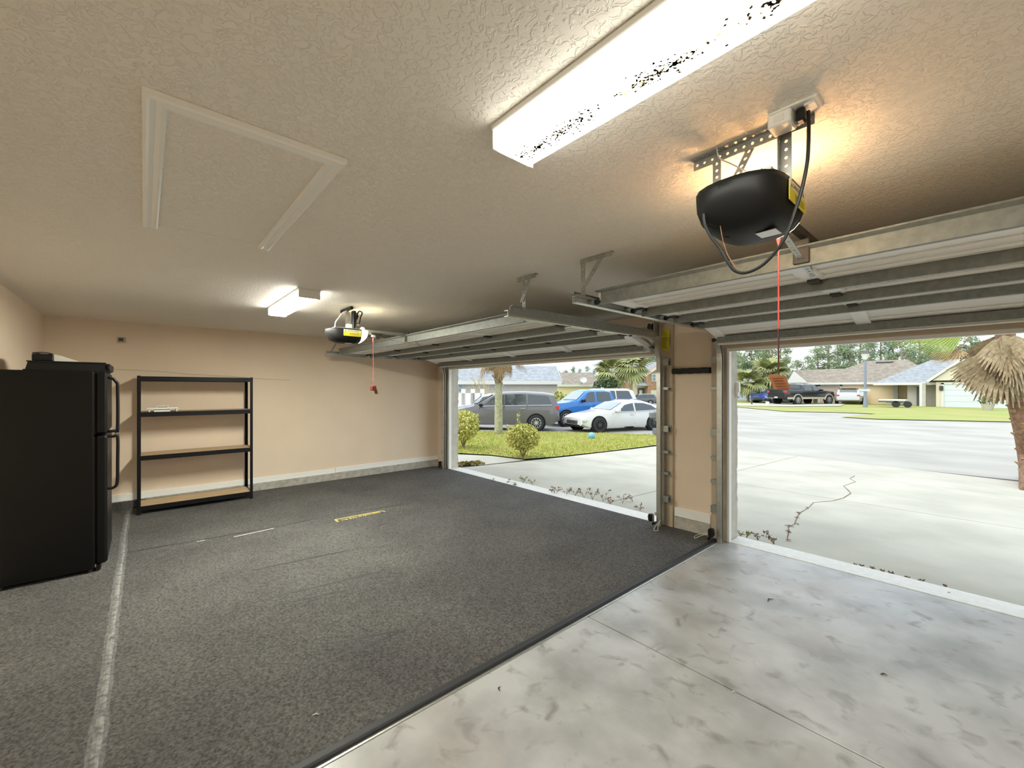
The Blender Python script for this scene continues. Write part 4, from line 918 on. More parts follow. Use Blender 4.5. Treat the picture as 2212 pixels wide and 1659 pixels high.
# ================================================================== vehicles
M['glass'] = mat('car_glass', (.05,.06,.065), .05, spec=.8); M['glassl'] = mat('tinted_glass_light', (.22,.28,.30), .06, spec=.8)
M['tyre'] = mat('tyre', (.025,.025,.026), .8); M['rim'] = mat('alloy_rim', (.62,.62,.62), .3, .6); M['rimdark'] = mat('black_rim', (.06,.06,.06), .3, .3)
M['arch'] = mat('wheel_well', (.006,.006,.006), .9); M['redlamp'] = mat('tail_lamp', (.55,.04,.05), .25); M['lamp'] = mat('head_lamp', (.55,.58,.60), .15, .3); M['grille'] = mat('grille', (.05,.06,.06), .35, .4)
SPEC = {
 'minivan': dict(L=5.15, W=2.0, wb=3.09, fo=.98, sill=.27, r=.355, top=[(0,.50),(.04,.74),(.35,.93),(.95,1.05),(1.2,1.12),(2.15,1.66),(2.6,1.74),(3.5,1.765),(4.5,1.71),(4.92,1.64),(5.06,1.22),(5.11,.95),(5.15,.6)], belt=[(0,.72),(.9,1.0),(2.0,1.10),(5.15,1.14)], ws=(1.28,2.08), win=[(1.45,2.58,2.12,2.60),(2.66,3.62,2.66,3.62),(3.70,4.78,3.70,4.62)], seams=(1.5,2.62,3.66), rear=True),
 'sedan': dict(L=5.25, W=1.9, wb=3.16, fo=.86, sill=.22, r=.355, top=[(0,.42),(.04,.66),(.5,.84),(1.25,.95),(1.55,1.0),(2.38,1.40),(2.9,1.48),(3.5,1.47),(4.25,1.28),(4.75,1.10),(5.15,1.04),(5.25,.70)], belt=[(0,.6),(1.5,.90),(4.7,.98),(5.25,.92)], ws=(1.6,2.34), win=[(1.74,2.86,2.42,2.88),(2.97,4.36,2.97,3.9)], seams=(1.62,2.92,4.05), rear=False),
 'pickup': dict(L=5.9, W=2.02, wb=3.68, fo=.95, sill=.50, r=.41, top=[(0,.80),(.03,1.12),(.5,1.24),(1.4,1.30),(1.62,1.33),(2.32,1.86),(2.6,1.93),(3.55,1.94),(3.92,1.88),(4.02,1.38),(5.86,1.38),(5.9,.85)], belt=[(0,1.0),(1.4,1.24),(5.9,1.30)], ws=(1.68,2.26), win=[(1.85,2.78,2.40,2.80),(2.92,3.84,2.92,3.80)], seams=(1.7,2.86,3.98), rear=False),
 'suv': dict(L=4.9, W=1.95, wb=2.95, fo=.9, sill=.34, r=.38, top=[(0,.55),(.04,.88),(.5,1.04),(1.15,1.10),(1.4,1.15),(2.1,1.68),(2.6,1.78),(4.2,1.78),(4.65,1.70),(4.85,1.15),(4.9,.6)], belt=[(0,.8),(1.2,1.06),(4.9,1.14)], ws=(1.45,2.05), win=[(1.6,2.5,2.12,2.5),(2.58,3.4,2.58,3.4),(3.48,4.5,3.48,4.35)], seams=(1.5,2.54,3.44), rear=True),
}
WH = {}
def wheel_meshes(r, dark):
    k = (r, dark)
    if k in WH: return WH[k]
    ty = MB().lathe([(r*.66,-.10),(r*.92,-.11),(r,-.07),(r,.07),(r*.92,.11),(r*.66,.10)], 24, Matrix.Rotation(PI/2, 4, 'X'), cap=False)
    rm = MB().lathe([(r*.67,.04),(r*.67,.085),(r*.60,.09),(r*.58,.05)], 20, Matrix.Rotation(PI/2, 4, 'X'), cap=False).lathe([(.06,.05),(.07,.085),(.02,.09)], 10, Matrix.Rotation(PI/2, 4, 'X'))
    n = 10 if not dark else 12
    for q in range(n):
        a = q*2*PI/n; d = Vector((math.cos(a), 0, math.sin(a))); rm.bar(d*.05+Vector((0,-.078,0)), d*r*.63+Vector((0,-.075,0)), r*.075, .018, (0,1,0))
    di = MB().lathe([(.01,.03),(r*.66,.03)], 16, Matrix.Rotation(PI/2, 4, 'X'))
    rs = []
    for nme, mb, mt in (('tyre', ty, M['tyre']), ('rim', rm, M['rimdark'] if dark else M['rim']), ('hub_disc', di, M['arch'])):
        o = obj(nme, mb, mt); rs.append(o.data); C.objects.unlink(o); bpy.data.objects.remove(o)
    WH[k] = rs; return rs
def car(kind, name, label, cat, paint, fw, rw, near=-1, hs=1.0, darkrim=False, trim=None, glass=None, detail=True, top2=None):
    S = SPEC[kind]; fw = Vector(fw); rw = Vector(rw); sc = (rw-fw).length/S['wb']; X = (rw-fw); X.z = 0; X.normalize(); Y = UP.cross(X)
    L, W = S['L'], S['W']; mid = (fw+rw)/2; c0 = mid - Y*(near*W/2*sc*.93) ; ctr = Vector((c0.x, c0.y, 0)); ctr.z = G(ctr.y)+.0
    o = thing(name, label, cat, ctr); o.rotation_euler = (0,0,math.atan2(X.y, X.x)); o.scale = (sc, sc, sc*hs)
    ox = S['fo']+S['wb']/2
    glass = glass or M['glass']
    top = lambda x: interp(S['top'], x); belt = lambda x: min(interp(S['belt'], x), top(x))
    def wid(x): e = min(x, L-x); return W/2*(1-.17*max(0, 1-e/.45)**2)
    def yr(x): return wid(x)*(.975-.20*min(1, max(0, (top(x)-belt(x))/.6)))
    xs = sorted(set([round(L*i/44, 3) for i in range(45)]+[round(p[0], 3) for p in S['top']]))
    rings = []
    for x in xs:
        w_, b_, t_, sl = wid(x), belt(x), top(x), S['sill']; sl = min(sl + .18*max(0, 1-min(x, L-x)/.35), t_-.1); ry = yr(x); b_ = max(b_, sl+.06)
        half = [(w_*.93, sl), (w_*.985, sl+.12*(b_-sl)), (w_, lerp(sl, b_, .55)), (w_*.975, b_), (lerp(w_*.975, ry, .9), lerp(b_, t_, .86)), (ry*.86, t_-.01), (ry*.4, t_+.02), (0, t_+.025)]
        ring = [Vector((x-ox, y, z)) for y, z in half]+[Vector((x-ox, -y, z)) for y, z in half[-2::-1]]
        rings.append(ring)
    bd = obj('body', MB().loft(rings), paint, o, local=True, smooth=True)
    try: bd.data.set_sharp_from_angle(angle=.6)
    except Exception: pass
    def side(x, t, s, off=.012):
        w_, b_, t_, ry = wid(x)*.975, belt(x), top(x), yr(x); return Vector((x-ox, s*(lerp(w_, ry, t*1.0)+off), lerp(b_+.035, t_-.07, t)))
    for s in (-1, 1):
        for (a0, a1, u0, u1) in S['win']:
            m = MB(); rows = []
            for t in (0, .33, .66, 1.0): rows.append([side(lerp(lerp(a0, u0, t), lerp(a1, u1, t), k/6), t*.93, s) for k in range(7)])
            m.loft(rows, closed=False, cap=False); obj('side_window', m, glass, o, local=True)
            if detail and trim: 
                lo = [side(lerp(a0, a1, k/6), -.03, s, .016) for k in range(7)]; obj('window_trim', MB().tube(lo, .014, 4), trim, o, local=True)
        if detail:
            for q in S['seams']:
                obj('door_seam', MB().tube([Vector((q-ox, s*(wid(q)*lerp(.985,.975,t)+.004), lerp(S['sill']+.12, belt(q)-.01, t))) for t in (0,.5,1)], .006, 4), M['arch'], o, local=True)
                if q != S['seams'][0]: obj('door_handle', MB().cbox(q-.28-ox, q-.10-ox, s*(wid(q)+.012)-.012, s*(wid(q)+.012)+.012, belt(q)-.14, belt(q)-.105, .006), paint if trim is None else trim, o, local=True)
            xm = S['win'][0][0]+.12; mr = obj('mirror', MB().cbox(xm-.08-ox, xm+.08-ox, min(s*wid(xm)*.95, s*(wid(xm)+.2)), max(s*wid(xm)*.95, s*(wid(xm)+.2)), belt(xm)+.03, belt(xm)+.17, .03), paint if kind == 'sedan' else M['black'], o, local=True)
        for x in (S['fo'], S['fo']+S['wb']):
            R = Matrix.Translation((x-ox, s*(wid(x)-.072), S['r'])) @ Matrix.Rotation(PI/2, 4, 'X')
            obj('wheel_arch', MB().lathe([(S['r']+.075, -.078),(S['r']+.075, .078)], 28, R), M['arch'], o, local=True)
            ms = wheel_meshes(S['r'], darkrim); wl_ = bpy.data.objects.new('wheel', ms[0]); C.objects.link(wl_); wl_.parent = o; wl_.location = (x-ox, s*(wid(x)-.045), S['r'])
            if s == 1: wl_.rotation_euler = (0,0,PI)
            for nme, d in zip(('rim', 'hub_disc'), ms[1:]): q = bpy.data.objects.new(nme, d); C.objects.link(q); q.parent = wl_
    # windscreen, rear glass
    def over(x0, x1, f=.84):
        m = MB(); m.loft([[Vector((x-ox, v*yr(x)*f, top(x)+.028*(1-v*v*.6)+.012)) for v in (-1,-.5,0,.5,1)] for x in [lerp(x0, x1, k/6) for k in range(7)]], closed=False, cap=False); return m
    obj('windscreen', over(*S['ws']), M['glassl'] if detail else glass, o, local=True)
    if S['rear']:
        xr = [p for p in S['top']][-4 if kind == 'minivan' else -3][0]; obj('rear_window', over(xr+.02, xr+.13, .8), glass, o, local=True)
    elif kind == 'sedan': obj('rear_window', over(3.95, 4.6, .8), glass, o, local=True)
    else: obj('rear_window', over(3.93, 4.0, .75), glass, o, local=True)
    for s in (-1, 1):
        zt = interp(S['top'], L-.12) if not S['rear'] else interp(S['belt'], L)+.12
        z0 = min(zt, interp(S['belt'], L))-.05
        obj('tail_lamp', MB().cbox(L-.22-ox, L-.02-ox, min(s*wid(L-.1)*.72, s*(wid(L-.1)+.02)), max(s*wid(L-.1)*.72, s*(wid(L-.1)+.02)), z0-.16, z0+.03, .02), M['redlamp'], o, local=True)
        zf = interp(S['belt'], .25)-.03
        obj('head_lamp', MB().cbox(.04-ox, .42-ox, min(s*wid(.2)*.68, s*(wid(.2)+.012)), max(s*wid(.2)*.68, s*(wid(.2)+.012)), zf-.13, zf+.01, .03), M['lamp'], o, local=True)
    zf = interp(S['belt'], 0)
    g = obj('grille', MB().cbox(-.03-ox, .06-ox, -W*.24, W*.24, zf-.28, zf-.04, .03), M['grille'], o, local=True)
    if detail:
        for k in range(3): obj('grille_bar', MB().cbox(-.045-ox, -.02-ox, -W*.23, W*.23, zf-.24+k*.065, zf-.22+k*.065, .004), M['chrome'], g, local=True)
        obj('bumper_intake', MB().cbox(-.012-ox, .12-ox, -W*.36, W*.36, S['sill']+.04, S['sill']+.16, .03), M['black'], o, local=True)
        obj('plate', MB().cbox(L-.01-ox, L+.02-ox, -.15, .15, .6, .72, .004), M['paper'], o, local=True)
    o['_'] = 0; del o['_']
    return o
def paint(n, c, **k): return mat(n, c, .22, coat=.6, **k)
car('minivan', 'minivan', 'dark grey minivan parked beyond the lawn palm', 'minivan', paint('grey_paint', (.14,.135,.14)), gp(1011,927.5), gp(1158,931), trim=M['chrome'])
car('pickup', 'pickup_truck', 'bright blue pickup truck parked between minivan and sedan', 'pickup truck', paint('blue_paint', (.02,.17,.52)), dep(1222,921,22.9), dep(1346,921,24.3), hs=1.0, trim=None)
car('sedan', 'sedan', 'white sedan with black wheels at edge of the lawn', 'car', paint('white_paint', (.66,.66,.64)), dep(1293,934,19.6), dep(1410,934,20.9), hs=.97, darkrim=True, trim=M['chrome'])
car('suv', 'silver_car', 'silver car mostly hidden behind the dark minivan', 'car', paint('silver_paint', (.40,.41,.42)), dep(997,916,24), dep(1107,916,24.2))
car('suv', 'white_suv', 'white vehicle whose roof shows above the blue pickup', 'car', paint('white_paint_b', (.64,.64,.62)), dep(1245,916,27), dep(1345,916,28), glass=M['glass'], detail=False)
car('suv', 'dark_suv', 'charcoal vehicle parked before the brick two-storey house', 'car', paint('charcoal_paint', (.10,.11,.12)), dep(1366,877,53), dep(1405,877,53), detail=False)
car('pickup', 'white_pickup', 'white pickup truck beyond the blue one, seen by its tail', 'pickup truck', paint('white_paint_c', (.62,.62,.61)), dep(1268,884,42), dep(1345,884,42), detail=False)
car('suv', 'far_black_car', 'black car at doorway edge by the far brick garage', 'car', paint('black_paint_b', (.03,.03,.035)), dep(1424,872,58), dep(1462,872,58), detail=False)
# across the street
tr = car('pickup', 'black_pickup', 'black pickup with tan trim parked across the street', 'pickup truck', paint('black_paint', (.015,.018,.02)), dep(1789,868.5,53.6), dep(1722,873,52), near=1, hs=.92, detail=True)
M['tan'] = mat('tan_trim', (.45,.40,.32), .5)
S = SPEC['pickup']; ox = S['fo']+S['wb']/2
for s in (-1, 1):
    obj('rocker_trim', MB().cbox(.2-ox, 5.8-ox, min(s*.98, s*1.03), max(s*.98, s*1.03), .50, .68, .02), M['tan'], tr, local=True)
    for x in (S['fo'], S['fo']+S['wb']):
        obj('fender_flare', MB().tube([Vector((x-ox+.53*math.cos(a), s*1.02, S['r']+.53*math.sin(a))) for a in [PI*k/10 for k in range(11)]], .05, 6), M['tan'], tr, local=True)
car('sedan', 'blue_sedan', 'dark blue car behind the black pickup tail', 'car', paint('navy_paint', (.03,.05,.22)), dep(1668,873.5,57), dep(1717,873.5,58.6), detail=False)
sv = car('suv', 'silver_suv', 'silver hatchback seen from behind by the street lamp', 'car', paint('pale_silver_paint', (.50,.52,.53)), dep(1868,868,55.3), dep(1862,870,52.4), near=1, hs=.80, detail=False)
obj('spoiler', MB().cbox(4.35-(.9+2.95/2), 4.75-(.9+2.95/2), -.7, .7, 1.76, 1.83, .02), M['black'], sv, local=True)

# ================================================================== houses
M['roofgrey'] = mat('grey_shingles', (.34,.36,.38), .9, noise_scale=3, col2=(.22,.24,.26), detail=8, stretch=(1,1,3)); M['roofbrown'] = mat('brown_shingles', (.30,.26,.21), .9, noise_scale=2.2, col2=(.20,.17,.14), detail=8)
M['greige'] = mat('greige_wall', (.50,.47,.42), .9, noise_scale=2, noise_amt=.08); M['yellowwall'] = mat('pale_yellow_wall', (.70,.61,.36), .9); M['tanwall'] = mat('tan_stucco', (.84,.66,.43), .9, noise_scale=2, noise_amt=.06)
M['fascia'] = mat('white_fascia', (.62,.62,.58), .6); M['gdoor'] = mat('pale_garage_door', (.60,.66,.68), .5); M['gdoor2'] = mat('tan_garage_door', (.50,.40,.31), .5)
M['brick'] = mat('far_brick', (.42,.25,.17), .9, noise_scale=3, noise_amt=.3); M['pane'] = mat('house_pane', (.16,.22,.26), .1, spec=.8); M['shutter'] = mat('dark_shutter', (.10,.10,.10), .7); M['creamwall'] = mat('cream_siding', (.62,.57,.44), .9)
M['bluewall'] = mat('pale_blue_wall', (.50,.56,.62), .9)
def frame_house(name, label, px, d, rz=YAW):
    p = dep(px, 841, d); p.z = -.25; o = thing(name, label, 'house', p); o.rotation_euler = (0,0,rz); return o
def X_(px, d, px0): return (px-px0)/FPX*d
def Z_(py, d): return HC+(CY-py)/FPX*d+.25
def win(o, x0, x1, z0, z1, y=-.02, mull=True):
    f = obj('window', MB().box(x0, x1, y-.04, y, z0, z1), M['fascia'], o, local=True); g = .10*(x1-x0)
    n = 2 if mull else 1
    for k in range(n):
        a = lerp(x0, x1, k/n)+g*.6; b = lerp(x0, x1, (k+1)/n)-g*.6
        for zz0, zz1 in ((z0+g*.7, (z0+z1)/2-g*.25), ((z0+z1)/2+g*.25, z1-g*.7)): obj('pane', MB().box(a, b, y-.05, y-.04, zz0, zz1), M['pane'], f, local=True)
def gable(o, x0, x1, y0, y1, ze, zr, over=.4, mt=None, fas=True):           # ridge along x
    ym = (y0+y1)/2; m = MB(); th = .12
    for a, b in ((y0-over, ym), (y1+over, ym)):
        e = ze-.12
        m.add([(x0-over,a,e),(x1+over,a,e),(x1+over,b,zr),(x0-over,b,zr),(x0-over,a,e+th),(x1+over,a,e+th),(x1+over,b,zr+th),(x0-over,b,zr+th)], ((0,3,2,1),(4,5,6,7),(0,1,5,4),(1,2,6,5),(2,3,7,6),(3,0,4,7)))
    r = obj('roof', m, mt, o, local=True)
    if fas: obj('fascia', MB().box(x0-over, x1+over, y0-over-.03, y0-over, ze-.32, ze-.02), M['fascia'], r, local=True)
    return r
# grey house behind the minivan
d = 34; o = frame_house('grey_house', 'grey house with blue-grey gable roof behind the minivan', 1106, d)
x0, x1 = X_(880, d, 1106), X_(1203, d, 1106); ze, zr = Z_(822, d), Z_(788, d)
mb = MB().box(x0, x1, 0, 8, 0, ze); mb.add([(x1,0,ze),(x1,8,ze),(x1,4,zr-.05)], [(0,1,2)]); obj('wall', mb, M['greige'], o, local=True)
gable(o, x0, x1, 0, 8, ze, zr, .35, M['roofgrey'])
obj('rake_board', MB().bar((x1+.37,-.3,ze-.2),(x1+.37,4,zr+.02),.06,.25).bar((x1+.37,8.3,ze-.2),(x1+.37,4,zr+.02),.06,.25), M['fascia'], o, local=True)
win(o, X_(978,d,1106), X_(1001,d,1106), Z_(848,d), Z_(829,d)); obj('gable_panel', MB().box(x1, x1+.05, .2, 3.2, .3, ze-.1), M['fascia'], o, local=True)
o = thing('white_fence', 'white vinyl fence standing behind the minivan hood', 'fence', dep(1010,860,29))
p0, p1 = dep(960,841,29), dep(1042,841,29)
for k in range(9):
    q = lerp(p0, p1, k/8); b = Vector((q.x, q.y, -.3)); obj('fence_panel' if k % 2 else 'fence_post', MB().box(-.15 if k % 2 == 0 else -.42, .15 if k % 2 == 0 else .42, -.06, .06, 0, 2.0 if k % 2 == 0 else 1.72, Matrix.Translation(b) @ Matrix.Rotation(YAW, 4, 'Z')), M['white'], o)
# yellow house
d = 55; o = frame_house('yellow_house', 'pale yellow house with brown roof beyond the pickup', 1250, d)
x0, x1 = X_(1204, d, 1250), X_(1288, d, 1250); ze, zr = Z_(830, d), Z_(804, d)
mb = MB().box(x0, x1, 0, 8, 0, ze); mb.add([(x1,0,ze),(x1,8,ze),(x1,4,zr-.05)], [(0,1,2)]); obj('wall', mb, M['yellowwall'], o, local=True); gable(o, x0, x1, 0, 8, ze, zr, .3, M['roofbrown'])
ds = thing('satellite_dish', 'small satellite dish on the yellow house roof', 'dish', dep(1258,826,54.3)); R = Matrix.Translation(dep(1260,822,54.3)) @ Matrix.Rotation(YAW, 4, 'Z') @ Matrix.Rotation(1.0, 4, 'X')
obj('reflector', MB().lathe([(.01,0),(.25,.05),(.45,.16)], 14, R, cap=False), M['fascia'], ds); obj('mast', MB().tube([dep(1256,830,54.3), dep(1259,823,54.3)], .04, 5), M['dark'], ds)
# brick two-storey house
d = 80; o = frame_house('brick_house', 'two-storey brick and cream house with dark shutters far beyond', 1380, d); P = 1380
xa, xm, xb = X_(1325,d,P), X_(1394,d,P), X_(1450,d,P); ze = Z_(809, d)
obj('wall', MB().box(xa, xm, 0, 9, 0, ze), M['creamwall'], o, local=True); obj('wing_wall', MB().box(xm, xb, -1.6, 9, 0, ze).prism([(xm,-1.6,ze),(xb,-1.6,ze),((xm+xb)/2,-1.6,Z_(790,d))], (0,4,0)), M['brick'], o, local=True)
gable(o, xa, xb, 0, 9, ze, Z_(780,d), .4, M['roofgrey'])
for a, b in (((xm-.5,-1.75,ze-.25),((xm+xb)/2,-1.75,Z_(789,d))), ((xb+.5,-1.75,ze-.25),((xm+xb)/2,-1.75,Z_(789,d)))): obj('rake_board', MB().bar(a, b, .1, .35), M['fascia'], o, local=True)
win(o, X_(1402,d,P), X_(1420,d,P), Z_(824,d), Z_(808,d), -1.62); win(o, X_(1377,d,P), X_(1388,d,P), Z_(825,d), Z_(810,d), 0, False); win(o, X_(1341,d,P), X_(1352,d,P), Z_(825,d), Z_(812,d), 0, False)
for a, b in ((1373.5,1377),(1388,1391.5),(1337,1341),(1352,1356)): obj('shutter', MB().box(X_(a,d,P), X_(b,d,P), -.08, 0, Z_(825,d), Z_(810,d)), M['shutter'], o, local=True)
obj('porch_roof', MB().prism([(X_(1370,d,P),-1.5,Z_(834,d)),(X_(1394,d,P),-1.5,Z_(834,d)),(X_(1393,d,P),0,Z_(827,d)),(X_(1372,d,P),0,Z_(827,d))], (0,0,.15)), M['roofgrey'], o, local=True)
obj('brick_band', MB().box(xa, X_(1366,d,P), -.06, 0, Z_(838,d), Z_(826,d)), M['brick'], o, local=True)
obj('front_door', MB().box(X_(1381,d,P), X_(1387,d,P), -.05, 0, 0, Z_(843,d)), M['fascia'], o, local=True); obj('garage_door', MB().box(X_(1400,d,P), X_(1435,d,P), -1.66, -1.6, 0, Z_(843,d)), M['creamwall'], o, local=True)
obj('painted_porch_shade', MB().box(X_(1377,d,P), X_(1393,d,P), -.03, 0, 0, Z_(838,d)), M['shutter'], o, local=True)  # dark sheet on the wall, standing in for shade under the porch
# tan house across the street (front parallel to our door wall)
def xw(px, y): u = (px-CX)/FPX; dd = FW+RT*u; return dd.x/dd.y*y
def zw(px, py, y): u = (px-CX)/FPX; dd = FW+RT*u; return HC+(CY-py)/FPX*(y/dd.y)
YH = 70.0; gz = -.2
o = thing('tan_house', 'tan stucco house with brown hip roof across the street', 'house', (-14, YH, gz))
xa, xb, xc_ = xw(1705, YH), xw(1830, YH), xw(2010, YH); ze = zw(1830, 826, YH)
obj('wall', MB().box(xa, xc_, YH, YH+11, gz, ze), M['tanwall'], o)
# hip roof
zr = zw(1905, 778, YH+5)
e = ze-.05; R0 = [(xb-4.6,YH-.6,e),(xc_+1,YH-.6,e),(xc_+1,YH+11.6,e),(xb-4.6,YH+11.6,e)]
rx0, rx1 = xw(1872, YH+5.5), xw(1960, YH+5.5)
rf = obj('hip_roof', MB().add(R0+[(rx0,YH+5.5,zr),(rx1,YH+5.5,zr)], [(0,1,5,4),(1,2,5),(2,3,4,5),(3,0,4),(3,2,1,0)]), M['roofbrown'], o)
obj('fascia', MB().box(xb-4.6, xc_+1, YH-.63, YH-.6, ze-.28, ze-.02), M['fascia'], rf)
xl = xw(1690, YH); zr2 = zw(1700, 800, YH+4)
obj('side_roof', MB().add([(xl-.5,YH-.5,ze),(xb-3,YH-.5,ze),(xb+2,YH+4,zr2),(xl+.5,YH+4,zr2),(xb+2,YH+9,ze),(xl-.5,YH+9,ze)], [(0,1,2,3),(3,2,4,5),(0,3,5)]), M['roofbrown'], o)
obj('side_fascia', MB().box(xl-.5, xb-3, YH-.53, YH-.5, ze-.25, ze), M['fascia'], o)
obj('porch_gable', MB().prism([(xw(1705,YH),YH-1.2,ze),(xw(1748,YH),YH-1.2,ze),(xw(1720,YH),YH-1.2,zw(1714,803,YH))], (0,.3,0)), M['fascia'], o)
g = obj('garage_door', MB().box(xw(1772,YH), xw(1815,YH), YH-.06, YH, gz, zw(1800,834,YH)), M['gdoor2'], o)
for a, b in ((1768,1772),(1815,1819)): obj('door_casing', MB().box(xw(a,YH), xw(b,YH), YH-.1, YH, gz, zw(1800,831,YH)), M['fascia'], g)
obj('door_casing', MB().box(xw(1768,YH), xw(1819,YH), YH-.1, YH, zw(1800,834,YH), zw(1800,831,YH)), M['fascia'], g)
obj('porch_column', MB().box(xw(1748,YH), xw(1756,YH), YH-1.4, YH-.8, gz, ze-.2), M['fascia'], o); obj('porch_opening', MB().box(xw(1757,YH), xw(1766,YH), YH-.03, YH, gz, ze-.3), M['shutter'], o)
win(o, xw(1728,YH)+.0, xw(1744,YH), zw(1735,857,YH), zw(1735,836,YH), YH-.02) if False else None
obj('column', MB().box(xw(1932,YH), xw(1942,YH), YH-.9, YH-.3, gz, ze-.1), M['greige'], o)
obj('roof_vent', MB().box(xw(1893,YH+5), xw(1930,YH+5), YH+4.6, YH+5.0, zr-.35, zr-.22), M['shutter'], o)
# grey house with white garage door at the right
Y2 = 64.0; o = thing('gable_house', 'beige house with white garage door and gable at right', 'house', (-4, Y2, gz))
xa, xg, xe = xw(1955, Y2), xw(2022, Y2), xw(2215, Y2)+3; ze = zw(2040, 825, Y2)
obj('wall', MB().box(xa, xg, Y2+2, Y2+12, gz, ze), M['greige'], o); obj('garage_wall', MB().box(xg, xe, Y2, Y2+12, gz, ze), M['creamwall'], o)
pk = zw(2075, 779, Y2); xp = xw(2076, Y2)
zr = zw(2040, 777, Y2+6)
rf = obj('roof', MB().add([(xw(1882,Y2),Y2+1.2,ze-.05),(xe+1,Y2-.6,ze-.05),(xe+1,Y2+12,ze-.05),(xw(1882,Y2),Y2+12,ze-.05),(xw(2010,Y2+6),Y2+6,zr),(xe-3,Y2+6,zr)], [(0,1,5,4),(1,2,5),(2,3,4,5),(3,0,4)]), M['roofgrey'], o)
obj('fascia', MB().add([(xw(1882,Y2),Y2+1.15,ze-.3),(xe+1,Y2-.65,ze-.3),(xe+1,Y2-.65,ze-.03),(xw(1882,Y2),Y2+1.15,ze-.03)], [(0,1,2,3)]), M['fascia'], rf)
gl, gr_ = xw(2014, Y2), xw(2138, Y2)
obj('gable_wall', MB().prism([(gl,Y2-.3,ze+.15),(gr_,Y2-.3,ze+.15),(xp,Y2-.3,pk-.1)], (0,3,0)), M['creamwall'], o)
for a in (gl, gr_): obj('rake_board', MB().bar((a-(.4 if a == gl else -.4),Y2-.4,ze+.05),(xp,Y2-.4,pk+.1),.16,.28), M['fascia'], o)
obj('gable_roof', MB().add([(gl-.5,Y2-.5,ze+.15),(xp,Y2-.5,pk+.25),(xp,Y2+5,pk+.25),(gl-.5,Y2+5,ze+.15),(gr_+.5,Y2-.5,ze+.15),(gr_+.5,Y2+5,ze+.15)], [(0,1,2,3),(1,4,5,2)]), M['roofgrey'], o)
obj('gable_window', MB().box(xw(2076,Y2), xw(2087,Y2), Y2-.36, Y2-.3, zw(2080,803,Y2), zw(2080,791,Y2)), M['fascia'], o)
gd = obj('garage_door', MB().box(xw(2039,Y2), xw(2039,Y2)+4.9, Y2-.03, Y2+.02, gz, zw(2060,830,Y2)), M['gdoor'], o)
for k in range(1, 4): z = lerp(gz, zw(2060,830,Y2), k/4); obj('panel_joint', MB().box(xw(2039,Y2), xw(2039,Y2)+4.9, Y2-.04, Y2-.03, z-.015, z+.015), M['greige'], gd)
obj('door_casing', MB().box(xw(2033,Y2), xw(2039,Y2), Y2-.1, Y2, gz, zw(2060,827,Y2)).box(xw(2033,Y2), xe, Y2-.1, Y2, zw(2060,830,Y2), zw(2060,826,Y2)), M['fascia'], o)
for a, b, mt in ((1985,1991,'fascia'), (1991,1999,'greige')): obj('porch_column', MB().box(xw(a,Y2), xw(b,Y2), Y2+.4, Y2+1.0, gz, ze-.1), M[mt], o)
obj('entry_door', MB().box(xw(1980,Y2+2), xw(1987,Y2+2), Y2+1.95, Y2+2.0, gz, ze-.5), M['shutter'], o)
obj('wall_lamp', MB().cbox(xw(2022,Y2)+.25, xw(2022,Y2)+.55, Y2-.25, Y2, gz+1.75, gz+2.25, .05), M['dark'], o)
# pale blue house behind the palms
Y3 = 78.0; o = thing('blue_house', 'pale blue house behind the two far cabbage palms', 'house', (xw(1640,Y3), Y3, gz))
xa, xb = xw(1560, Y3), xw(1692, Y3); ze = zw(1620, 832, Y3)
obj('wall', MB().box(xa, xb, Y3, Y3+9, gz, ze), M['bluewall'], o)
obj('roof', MB().add([(xa-.5,Y3-.5,ze),(xb+.5,Y3-.5,ze),(xb+.5,Y3+9.5,ze),(xa-.5,Y3+9.5,ze),(xw(1600,Y3),Y3+4.5,zw(1600,796,Y3)),(xw(1640,Y3),Y3+4.5,zw(1640,798,Y3))], [(0,1,5,4),(1,2,5),(2,3,4,5),(3,0,4)]), M['roofgrey'], o)
obj('garage_door', MB().box(xw(1640,Y3), xw(1680,Y3), Y3-.05, Y3, gz, zw(1660,842,Y3)), M['gdoor'], o); obj('window', MB().box(xw(1587,Y3), xw(1596,Y3), Y3-.05, Y3, zw(1590,860,Y3), zw(1590,842,Y3)), M['pane'], o)

# ================================================================== street furniture
b = Vector((xw(1869,58), 58, G(58))); zt = zw(1866, 777, 58)
o = thing('street_lamp', 'grey street lamp post with lantern head across the street', 'street lamp', b)
obj('pole', MB().tube([b, b+UP*1.2, Vector((b.x,b.y,zt))], [.20,.13,.10], 10), mat('lamp_grey', (.22,.25,.32), .5), o)
M['lanternglass'] = mat('lantern_glass', (.7,.72,.70), .3)
T = Matrix.Translation((b.x, b.y, zt)); lg = obj('lantern', MB().lathe([(.16,0),(.40,.62)], 6, T), M['lanternglass'], o); obj('lantern_cap', MB().lathe([(.46,.62),(.30,.78),(.05,.98)], 6, T), M['shutter'], lg)
obj('sign_cluster', MB().cbox(b.x-.42, b.x-.1, b.y-.12, b.y-.05, zt-3.9+.0, zt-3.4, .03).cbox(b.x-.55, b.x+.45, b.y-.16, b.y-.12, zt-3.4, zt-3.15, .03), M['bluewall'], o)
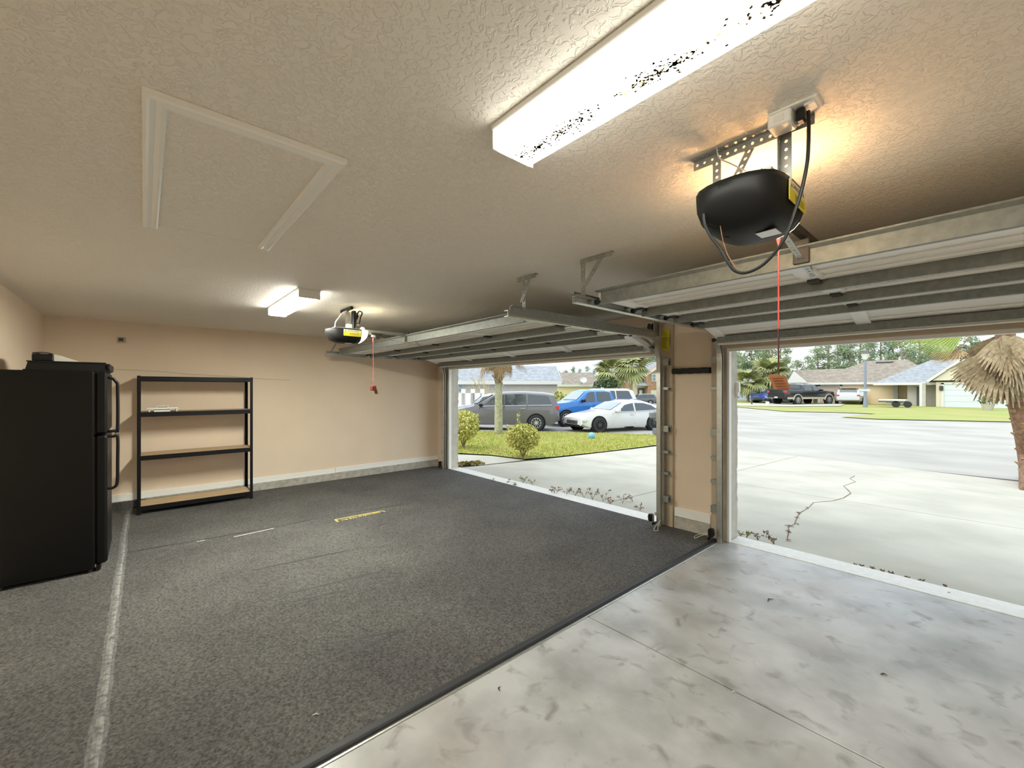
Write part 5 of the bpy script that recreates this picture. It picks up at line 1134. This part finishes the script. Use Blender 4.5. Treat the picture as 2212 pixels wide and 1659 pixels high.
def mailbox(b, label, col, s=1.0):
    o = thing('mailbox', label, 'mailbox', b); m_ = mat('mailbox_paint', col, .5)
    obj('post', MB().box(b.x-.05*s, b.x+.05*s, b.y-.05*s, b.y+.05*s, b.z, b.z+1.05*s), m_, o)
    R = Matrix.Translation(b+UP*1.05*s) @ Matrix.Rotation(YAW, 4, 'Z')
    obj('box', MB().loft([[R @ Vector((x*s, math.cos(a)*.11*s, .11*s+math.sin(a)*.11*s)) for a in [PI*k/6 for k in range(7)]]+[R @ Vector((x*s, -.11*s, 0)), R @ Vector((x*s, .11*s, 0))] for x in (-.27, .27)]), m_, o)
b = Vector((xw(1624,57), 57, G(57))); mailbox(b, 'dark mailbox on a post across the street', (.05,.06,.06), 1.25)
# grey double mailbox stand at the edge of the first doorway
b = gp(1424, 938); o = thing('mailbox_stand', 'grey mailbox stand beside the rear of the white sedan', 'mailbox', b); mg = mat('mailbox_grey', (.16,.17,.18), .6)
R = Matrix.Translation(b) @ Matrix.Rotation(YAW, 4, 'Z')
obj('base', MB().cbox(-.25, .2, -.2, .2, 0, .26, .03, R), mg, o); obj('post', MB().cbox(-.02, .12, -.06, .06, .2, 1.1, .01, R), mg, o); obj('box', MB().cbox(-.42, -.2, -.15, .15, .72, .98, .03, R), mg, o); obj('arm', MB().cbox(-.22, .25, -.18, .18, .60, 1.02, .03, R), mg, o)
# flat trailer / low wall by the tan house
o = thing('flat_trailer', 'low white flat trailer parked beside the silver hatchback', 'trailer', Vector((xw(1930,60), 60, G(60))))
z0 = zw(1920, 866, 60); xa, xb = xw(1900, 60), xw(1958, 60)
obj('deck', MB().cbox(xa, xb, 59.2, 60.8, z0, z0+.18, .03), M['fascia'], o); obj('side_rail', MB().box(xa, xb, 59.15, 59.2, z0-.12, z0), M['shutter'], o)
obj('skirt', MB().box(xa+.6, xb-.2, 59.3, 60.6, G(60)+.3, z0-.1), M['greige'], o)
for x in (xa+1.4, xa+2.3): obj('wheel', MB().lathe([(.2,-.1),(.33,-.1),(.33,.1),(.2,.1)], 14, Matrix.Translation((x, 59.25, G(60)+.33)) @ Matrix.Rotation(PI/2, 4, 'X')), M['tyre'], o)
b = Vector((xw(2134,58), 58, G(58))); o = thing('potted_plant', 'potted plant standing before the white far garage door', 'potted plant', b)
obj('pot', MB().lathe([(.30,0),(.45,.55),(.48,.6)], 12, Matrix.Translation(b)), M['greige'], o); obj('leaves', leaf_cloud(MB(), b+UP*.95, (.8,.5,.4), 120, .2, .3), M['bushdark'], o)
b = Vector((xw(1658,57), 57, G(57))); tag(obj('utility_marker', MB().cbox(b.x-.18, b.x+.18, b.y-.15, b.y+.15, b.z, b.z+.42, .03), M['fascia'], base=True), 'small white utility box on grass by the blue car', 'utility box')
